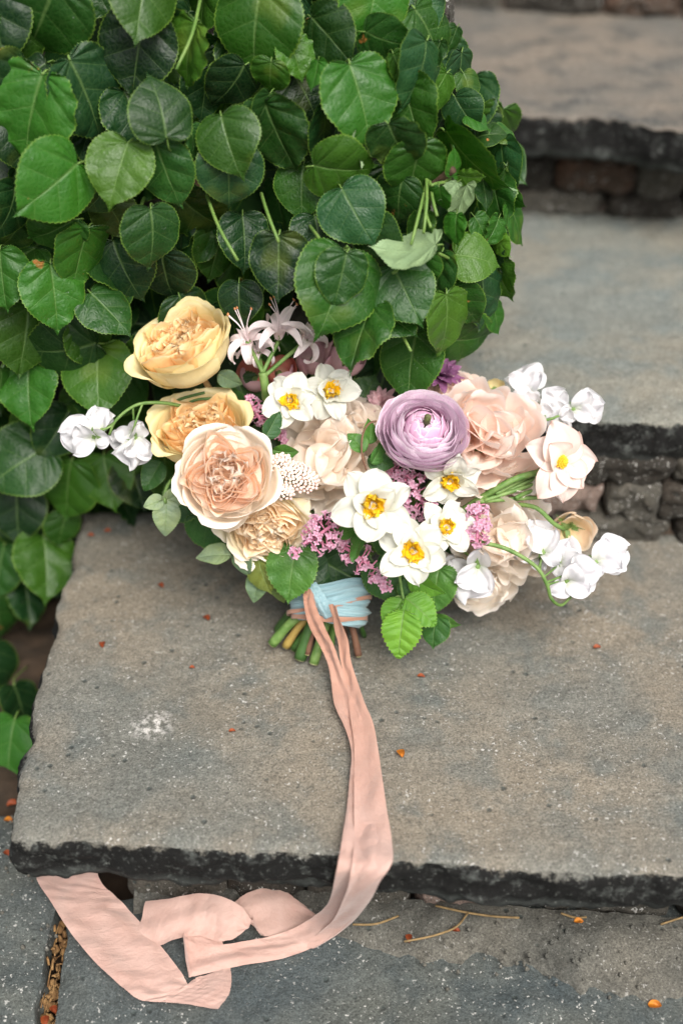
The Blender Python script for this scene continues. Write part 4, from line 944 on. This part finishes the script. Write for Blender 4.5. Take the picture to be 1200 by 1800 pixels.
fol(722, 1040, .965, 60, 80, FO[2], G1, .3); fol(680, 1020, .97, 80, 60, RO[1], G1, .2); fol(790, 1010, .985, 80, 60, RO[0], G1, .2)
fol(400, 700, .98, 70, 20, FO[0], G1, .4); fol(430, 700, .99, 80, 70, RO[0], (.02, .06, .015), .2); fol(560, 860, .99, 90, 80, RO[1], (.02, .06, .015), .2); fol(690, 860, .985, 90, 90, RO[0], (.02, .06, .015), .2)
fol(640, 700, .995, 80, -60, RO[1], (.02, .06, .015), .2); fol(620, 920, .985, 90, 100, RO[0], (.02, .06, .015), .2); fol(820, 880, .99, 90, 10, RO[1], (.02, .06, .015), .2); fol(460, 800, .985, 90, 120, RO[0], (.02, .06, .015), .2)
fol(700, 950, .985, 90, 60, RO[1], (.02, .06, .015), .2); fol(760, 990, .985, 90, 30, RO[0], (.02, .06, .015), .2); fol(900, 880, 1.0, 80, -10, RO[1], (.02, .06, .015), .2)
fol(700, 1060, .96, 30, 130, FO[0], (.2, .3, .12), .2); fol(490, 1040, .975, 40, 80, FO[1], (.10, .15, .04), .4)
part('leaf_stalk', MB().tube(spline([atd(700, 1000, .965), atd(706, 1040, .957), atd(712, 1066, .955)], 10), .0012, 6).mesh('leaf_stalk', [m_green]))
part('leaf_stalk', MB().tube(spline([atd(330, 830, .96), atd(300, 846, .95), atd(290, 868, .945), atd(291, 885, .945)], 10), .0014, 6).mesh('leaf_stalk', [m_green]))
part('vine_tendril', MB().tube(spline([atd(645, 830, .93), atd(636, 800, .925), atd(637, 765, .925), atd(648, 745, .925), atd(662, 740, .925)], 18), .0008, 6).mesh('vine_tendril', [m_brown]))
for q in (((300, 712), (322, 700), (360, 690)), ((318, 715), (345, 703), (380, 700))):
    part('leaf_stalk', MB().tube(spline([atd(*p, .965) for p in q], 10), .0011, 6).mesh('leaf_stalk', [m_dkstem]))
m_cut = plain_mat('cut_face', c3(196, 200, 150), c3(160, 150, 100), 300, .7, .1, .5)
# ---- stems under the binding
for (sx, sy, ex, ey, r, mt, z) in [(540, 1072, 478, 1132, .0042, m_green, .012), (548, 1078, 502, 1136, .0036, m_yelstem, .008), (556, 1078, 527, 1158, .0050, m_dkstem, .006), (562, 1078, 540, 1150, .0022, m_brown, .012),
                                  (580, 1080, 551, 1166, .0040, m_green, .006), (575, 1080, 516, 1140, .0040, m_dkstem, .004), (590, 1080, 580, 1140, .0032, m_green, .004), (612, 1080, 630, 1152, .0030, m_brown, .006),
                                  (600, 1082, 606, 1118, .0024, m_brown, .005), (530, 1066, 492, 1108, .0055, m_dkstem, .004), (622, 1078, 640, 1118, .0022, m_dkstem, .003), (570, 1080, 566, 1136, .0036, m_green, .003)]:
    e = atz(ex, ey, z); s_ = atd(sx, sy, .992); mid = (s_ + e) / 2 + np.array([0, 0, .003])
    mb = MB(); mb.tube(spline([s_, mid, e], 12), [r * .9] * 9 + [r] * 3, 10)
    dv = (e - mid); dv /= np.linalg.norm(dv); mb.tube([e, e + dv * .0004, e + dv * .0008], [r * .96, r * .9, r * .8], 10, mi=1)
    part('cut_stem', mb.mesh('cut_stem', [mt, m_cut]))
# ---- pale blue wrap
m_blue = M('blue_silk'); ob = m_blue.n('TexCoord').outputs['Object']; uvn = m_blue.n('UVMap'); sx_ = m_blue.n('SeparateXYZ', {0: uvn})
stv = m_blue.n('CombineXYZ', {0: m_blue.math('MULTIPLY', sx_.outputs[0], 14.0), 1: m_blue.math('MULTIPLY', sx_.outputs[1], 5.0)}).outputs[0]
nn_ = m_blue.noise(stv, 1.0, 5, .6); cc = m_blue.ramp(nn_, [(.3, c3(124, 160, 170)), (.7, c3(160, 190, 196))])
bs = m_blue.n('BsdfPrincipled', {'Base Color': cc, 'Roughness': .55, 'Normal': m_blue.bump(nn_, .8, .002), 'Sheen Weight': .3}); m_blue = m_blue.out(bs, .2, cc)
AX = frame(BIND, 0, 0, 0)
def band(h0, h1, ax, bx, ay, n1s, name, mat, tilt=0., cx=0., amp=.0016, bulge=.12, phase=0.):
    """cloth band round the handle; local x right, y up in view, z to viewer"""
    nu, nv = 30, 64; u = np.linspace(0, 1, nu)[:, None]; th = np.linspace(0, 2 * PI, nv, endpoint=False)[None]
    f = fnoise(1.0, n1s, 7); hh = h0 + (h1 - h0) * u + tilt * np.cos(th) * .5 + .002 * f(np.cos(th) * 2, np.sin(th) * 2)
    wr = ax * (1 - u) + bx * u; k = 1 + bulge * np.sin(PI * u)
    fold = amp * (np.sin(u * 17 + 3 * np.sin(th + phase) + 2 * f(u, np.cos(th))) + 0.35 * np.sin(u * 40 + 4 * np.cos(th)))
    X = cx + (wr * k + fold) * np.cos(th); Z = (ay * k + fold) * np.sin(th)
    P = np.stack([X, hh + 0 * X, Z], -1); return part(name, MB().grid(P, closev=True).mesh(name, [mat]), AX)
band(.016, -.011, .031, .0265, .020, 3, 'blue_wrap', m_blue, .006, .003)
band(.004, -.016, .0300, .0255, .0212, 4, 'blue_wrap', m_blue, -.005, .002, phase=2.)
mb = MB(); P = []
for t in np.linspace(0, 1, 20):
    c = np.array([-.012 + .014 * t, .014 - .026 * t, .0245 + .003 * math.sin(PI * t)]); w = .0055 * (1 - .45 * abs(t - .45))
    P.append([c + np.array([w * v * .9, w * v * .35, .003 * (1 - v * v) + .0006 * math.sin(9 * v)]) for v in np.linspace(-1, 1, 11)])
mb.grid(P); part('blue_knot', mb.mesh('blue_knot', [m_blue]), AX)

# ================================================================== peach ribbon
m_rib = M('peach_silk'); uvn = m_rib.n('UVMap'); sx_ = m_rib.n('SeparateXYZ', {0: uvn}); ob = m_rib.n('TexCoord').outputs['Object']
stv = m_rib.n('CombineXYZ', {0: m_rib.math('MULTIPLY', sx_.outputs[0], 9.0), 1: m_rib.math('MULTIPLY', sx_.outputs[1], 7.0)}).outputs[0]
n_a = m_rib.noise(stv, 1.0, 4, .55, .4); wv = m_rib.n('CombineXYZ', {0: m_rib.math('MULTIPLY', sx_.outputs[0], 900.), 1: m_rib.math('MULTIPLY', sx_.outputs[1], 5.0)}).outputs[0]; n_w = m_rib.noise(wv, 1.0, 2, .5)
n_c = m_rib.noise(ob, 38, 5, .6, .6)
cc = m_rib.ramp(n_c, [(.3, c3(196, 158, 145)), (.7, c3(208, 175, 163))]); knot_shade = m_rib.n('Attribute', attribute_name='knot_shade', attribute_type='OBJECT').outputs['Fac']
k_ = m_rib.math('MULTIPLY', m_rib.ramp(m_rib.math('MULTIPLY', sx_.outputs[0], .12), [(0.0, .85), (.25, .55), (.75, 0)]), knot_shade); cc = m_rib.mix(k_, cc, c3(178, 126, 100))  # deeper tone near the knot: doubled silk plus shade under the flowers, painted in
hh_ = m_rib.math('ADD', m_rib.math('MULTIPLY', n_a, 1.0), m_rib.math('MULTIPLY', n_w, .12)); hh_ = m_rib.math('ADD', hh_, m_rib.math('MULTIPLY', n_c, .25))
bs = m_rib.n('BsdfPrincipled', {'Base Color': cc, 'Roughness': .5, 'Normal': m_rib.bump(hh_, .42, .0035), 'Sheen Weight': .35, 'Specular IOR Level': .35}); m_rib = m_rib.out(bs, .28, cc)
ribbon = empty('silk_ribbon', BQ); tag(ribbon, 'long crumpled peach silk ribbon trailing from the bouquet over the step edge', 'ribbon')
def strip(rows, folds=3, amp=.0012, n=120, nv=17, seed=0, name='ribbon_tail', wr=.0009):
    """rows: (left px, py, z), (right px, py, z) ; edges in world space joined by gently folded silk"""
    Lp = spline([atz(*a) if len(a) == 3 else atd(a[0], a[1], a[2]) for a, b in rows], n); Rp = spline([atz(*b) for a, b in rows], n)
    v = np.linspace(0, 1, nv); f = fnoise(1.0, seed, 6); f2 = fnoise(6.0, seed + 1, 8)
    T = np.gradient((Lp + Rp) / 2, axis=0); Wv = Rp - Lp; N = np.cross(Wv, T); N /= np.linalg.norm(N, axis=1)[:, None] + 1e-9
    P = Lp[:, None] * (1 - v)[None, :, None] + Rp[:, None] * v[None, :, None]
    s_ = np.linspace(0, len(rows) * .5, n)[:, None]; w = np.linalg.norm(Wv, axis=1)[:, None]
    k = amp * np.sin(2 * PI * folds * v[None] + 2.0 * f(s_, v[None] * .5)) * np.sin(PI * v[None]) ** .5 + wr * f2(s_ * 1.6, v[None] * 1.6)
    P = P + N[:, None] * k[..., None]
    L = np.cumsum(np.r_[0, np.linalg.norm(np.diff((Lp + Rp) / 2, axis=0), axis=1)]) / .035
    P = P + T[:, None] / (np.linalg.norm(T, axis=1)[:, None, None] + 1e-9) * (.0004 * rng.normal(size=(n, 1, 1)) * np.array([1] + [0] * (nv - 2) + [1])[None, :, None])
    uv = np.stack([np.broadcast_to(L[:, None], (n, nv)), np.broadcast_to(v[None], (n, nv))], -1)
    o = link(name, MB().grid(P, uv).mesh(name, [m_rib])); o.parent = ribbon; o.matrix_parent_inverse = Matrix.Translation(-Vector(BQ)); return o
zt = .070
# left strand, from the knot to where both strands merge, then the long fall over the edge
st_a = strip([((533, 1038, .070), (551, 1036, .070)), ((534, 1062, .066), (554, 1062, .066)), ((543, 1100, .050), (569, 1098, .052)), ((562, 1135, .034), (586, 1134, .036)), ((575, 1165, .022), (598, 1166, .024)),
       ((582, 1200, .013), (612, 1205, .013)), ((588, 1240, .010), (628, 1240, .011)), ((606, 1280, .008), (642, 1275, .009)), ((617, 1320, .007), (655, 1310, .009)), ((614, 1370, .006), (662, 1360, .008)),
       ((608, 1430, .006), (668, 1420, .008)), ((600, 1480, .010), (672, 1480, .012)), ((590, 1535, .002), (668, 1530, .012)), ((576, 1588, -.058), (640, 1575, -.026)), ((545, 1615, -.100), (610, 1625, -.085)),
       ((500, 1638, -.116), (560, 1660, -.116)), ((445, 1652, -.118), (500, 1684, -.122)), ((390, 1660, -.118), (420, 1698, -.123)), ((350, 1656, -.117), (345, 1715, -.123)), ((322, 1650, -.114), (332, 1718, -.122))],
      folds=1.0, amp=.0016, n=260, seed=5)
# right strand
st_b = strip([((577, 1062, .070), (590, 1066, .070)), ((585, 1092, .055), (600, 1096, .056)), ((594, 1130, .036), (612, 1126, .038)), ((598, 1160, .025), (616, 1158, .027)), ((606, 1195, .015), (627, 1195, .017)),
       ((612, 1230, .012), (641, 1235, .014)), ((616, 1265, .011), (656, 1272, .012)), ((622, 1310, .010), (664, 1315, .011)), ((622, 1360, .009), (672, 1370, .011)), ((622, 1420, .010), (680, 1425, .011)),
       ((622, 1470, .009), (688, 1475, .012)), ((618, 1520, .012), (689, 1515, .016)), ((608, 1570, -.016), (668, 1550, .002)), ((582, 1620, -.080), (645, 1590, -.045)), ((550, 1648, -.112), (610, 1630, -.095)), ((513, 1670, -.121), (560, 1664, -.119))],
      folds=.8, amp=.0014, n=200, seed=9)
st_a['knot_shade'] = 1.0; st_b['knot_shade'] = 1.0
# curl and lower run: from the loop to the left, back up and under the slab
strip([((322, 1650, -.108), (332, 1718, -.1205)), ((324, 1640, -.114), (340, 1712, -.1235)), ((338, 1631, -.116), (356, 1706, -.1245)), ((362, 1631, -.117), (382, 1702, -.1245)), ((388, 1646, -.119), (405, 1700, -.124))], folds=1, amp=.0003, n=60, seed=12, wr=.0003)
strip([((352, 1716, -.123), (405, 1700, -.1235)), ((336, 1732, -.1225), (407, 1722, -.122)), ((312, 1748, -.122), (402, 1748, -.121)), ((288, 1759, -.122), (383, 1774, -.121))], folds=1, amp=.0005, n=60, seed=13, wr=.0005)
strip([((383, 1774, -.123), (352, 1716, -.1235)), ((300, 1762, -.1225), (338, 1724, -.1235)), ((250, 1758, -.121), (333, 1732, -.1225)), ((215, 1735, -.119), (312, 1700, -.121)), ((160, 1683, -.117), (272, 1650, -.118)),
       ((118, 1630, -.117), (228, 1600, -.117)), ((90, 1585, -.117), (200, 1572, -.116)), ((68, 1552, -.117), (182, 1556, -.113)), ((62, 1525, -.117), (172, 1535, -.108)), ((60, 1500, -.117), (165, 1500, -.108))],
      folds=1.5, amp=.0011, n=180, seed=21, wr=.0010)
# second tail: cut end, twist, going right under the long fall
strip([((238, 1662, -.1215), (255, 1584, -.112)), ((275, 1663, -.118), (300, 1579, -.106)), ((312, 1650, -.115), (350, 1570, -.102)), ((350, 1645, -.115), (390, 1576, -.100)), ((385, 1655, -.115), (425, 1594, -.102)),
       ((418, 1646, -.116), (442, 1618, -.108)), ((438, 1622, -.112), (446, 1612, -.110)), ((422, 1596, -.113), (445, 1622, -.113)), ((412, 1586, -.113), (455, 1640, -.118)), ((440, 1568, -.112), (470, 1646, -.1205)), ((485, 1560, -.112), (520, 1642, -.1215)), ((520, 1580, -.115), (545, 1632, -.122)), ((560, 1612, -.120), (575, 1622, -.122))],
      folds=1.5, amp=.0010, n=200, seed=31)
# peach turns round the handle
m_band = m_rib
def hoop(h, r, ry, wd, tilt, name='ribbon_loop'):
    th = np.linspace(0, 2 * PI, 60, endpoint=False)[:, None]; v = np.linspace(-1, 1, 7)[None]
    X = (r + .0008 * np.sin(th * 5)) * np.cos(th) + .002 + 0 * v; Z = ry * np.sin(th) + 0 * v; Y = h + wd * v + tilt * np.cos(th) + .001 * np.sin(3 * th)
    P = np.stack([X, Y, Z + .0006 * (1 - v * v)], -1); P = np.concatenate([P, P[:1]]); o = link(name, MB().grid(P).mesh(name, [m_rib])); o.parent = ribbon; o.matrix_parent_inverse = Matrix.Translation(-Vector(BQ)); o.matrix_basis = AX; o['knot_shade'] = 1.0
hoop(-.0125, .0300, .0235, .0022, -.001); hoop(-.003, .0335, .0228, .0016, .006)
mb = MB(); kp = np.array([[-.0135, .006, .0262], [-.0125, -.006, .0275]]); 
mb.tube(spline([kp[0] + [0, .003, -.001], kp[0], kp[1], kp[1] - [0, .004, .001]], 14), [.003, .0045, .0048, .0036] and np.interp(np.linspace(0, 1, 14), [0, .5, 1], [.003, .0046, .0034]), 10)
o = link('ribbon_knot', mb.mesh('ribbon_knot', [m_rib])); o.parent = ribbon; o.matrix_parent_inverse = Matrix.Translation(-Vector(BQ)); o.matrix_basis = AX

o['knot_shade'] = 1.0

# ================================================================== fallen bits
m_orange = plain_mat('bud_scale_orange', c3(150, 74, 34), c3(112, 46, 22), 200, .6, .15)
m_ochre = plain_mat('bud_scale_ochre', c3(206, 130, 30), c3(150, 84, 24), 200, .6, .15)
m_straw = plain_mat('straw', c3(142, 118, 80), c3(104, 86, 56), 200, .75)
def scale_bit(px, py, z, L, ang, label, mat):
    me = sheet(L, 1.0, .34, math.radians(-ang), 12, -18, cup=.7, ruffle=.15, shape=.75, nu=9, nv=7).mesh('bud_scale', [mat])
    o = link('bud_scale', me); p = atz(px, py, z + .0022); o.location = p; tag(o, label, 'bud scale', 'orange bud scales fallen on the stones'); return o
zl = Z0 - .0005
for a in [(360, 1082, zl, .008, 60, 'bright orange bud scale on the slab left of the cut stems', m_orange), (180, 1128, zl, .0075, 80, 'orange bud scale near the left edge of the slab', m_orange),
          (279, 1026, zl, .007, 50, 'orange bud scale between left leaves and bouquet', m_orange), (333, 1173, zl, .0045, 10, 'tiny orange fleck below the brightest scale', m_orange),
          (402, 1285, zl, .005, 0, 'small orange scale left of the ribbon, mid slab', m_orange), (700, 1318, zl, .0085, 70, 'curled ochre scale right of the ribbon, mid slab', m_ochre),
          (733, 1188, zl, .006, 10, 'orange scale right of the two ribbon strands', m_orange), (1042, 1138, zl, .006, 0, 'orange scale alone on the right of the slab', m_orange),
          (183, 934, zl, .006, 0, 'orange scale in the dark back corner, right one', m_orange), (154, 941, zl, .006, 5, 'orange scale in the dark back corner, left one', m_orange),
          (1138, 1766, ZL, .009, 10, 'ochre scale on the lower right paving', m_ochre), (717, 1642, ZL + .006, .0075, 85, 'orange scale standing below the step edge', m_orange),
          (793, 1633, ZL + .008, .0065, 20, 'orange scale beside the dry straws', m_orange), (1008, 1620, ZL + .012, .007, 0, 'orange scale on the mortar further right', m_ochre),
          (1113, 1683, ZL, .005, 40, 'rusty fleck on the lower right paving', m_orange), (12, 1415, ZL, .009, -10, 'orange scale at left edge under the leaf', m_orange),
          (8, 1440, ZL, .008, 20, 'ochre scale at left edge below the others', m_ochre), (8, 1496, ZL, .007, 40, 'orange scale by the corner of the slab', m_orange), (92, 1768, ZL - .012, .008, 60, 'orange scale deep in the paving joint', m_orange), (80, 1785, ZL - .012, .009, 80, 'second orange scale in the paving joint, nearer the bottom', m_orange)]:
    scale_bit(*a)
for q, lb in (([(765, 1592), (820, 1604), (870, 1611), (912, 1613)], 'long pale dry straw lying below the step edge'), ([(710, 1655), (760, 1645), (800, 1630), (822, 1605)], 'thin greenish straw bent beside the pale one'),
              ([(985, 1605), (1010, 1613), (1030, 1612)], 'short straw piece on the mortar to the right'), ([(620, 1625), (660, 1624), (700, 1610)], 'dry grass blade right of the ribbon'), ([(1160, 1625), (1190, 1615), (1215, 1608)], 'dry straw at the right edge below the slab')):
    p = [atz(a, b, ZL + .014) for a, b in q]
    tag(link('straw', MB().tube(spline(p, 14), .0009, 5).mesh('straw', [m_straw])), lb, 'straw', 'dry straws below the step')
# litter packed into the paving joint
mb = MB()
for k in range(260):
    y = random.uniform(-.42, .05); x = xa(y) + random.uniform(-.006, .006); z = ZL - .022 + random.uniform(0, .012); a = random.uniform(0, 6.28); L = random.uniform(.004, .016)
    p0 = np.array([x, y, z]); dv = np.array([.25 * math.cos(a), math.sin(a), random.uniform(-.2, .3)]) * L
    mb.tube(spline([p0, p0 + dv * .5 + [0, 0, .001], p0 + dv], 5), random.choice([.0004, .0006, .0011]), 4)
for k in range(160):
    y = random.uniform(-.42, .05); x = xa(y) + random.uniform(-.006, .006); r = random.uniform(.0015, .004)
    mb.tube([(x, y, ZL - .024), (x + .0005, y, ZL - .021), (x, y + .001, ZL - .018)], [r, r * 1.1, r * .5], 5)
tag(link('joint_litter', mb.mesh('joint_litter', [plain_mat('litter', c3(96, 66, 38), c3(150, 118, 76), 150, .9)])), kind='stuff')
mb = MB()
for k in range(170):
    x = random.uniform(.05, .38); y = random.gauss(.0, .016); z = ZL + .001
    if random.random() < .35: x, y = random.uniform(-.3, -.215), random.uniform(.0, .14)
    r = random.uniform(.0006, .0022); z = ZL + .002 + (max(0, .010 * (1 - abs(y - .02) / .05)) if x > -.2 else 0)
    mb.tube([(x, y, z - r), (x + r * .3, y, z), (x, y + r * .3, z + r)], [r * .6, r, r * .4], 5)
tag(link('stone_crumbs', mb.mesh('stone_crumbs', [m_mortar])), kind='stuff')
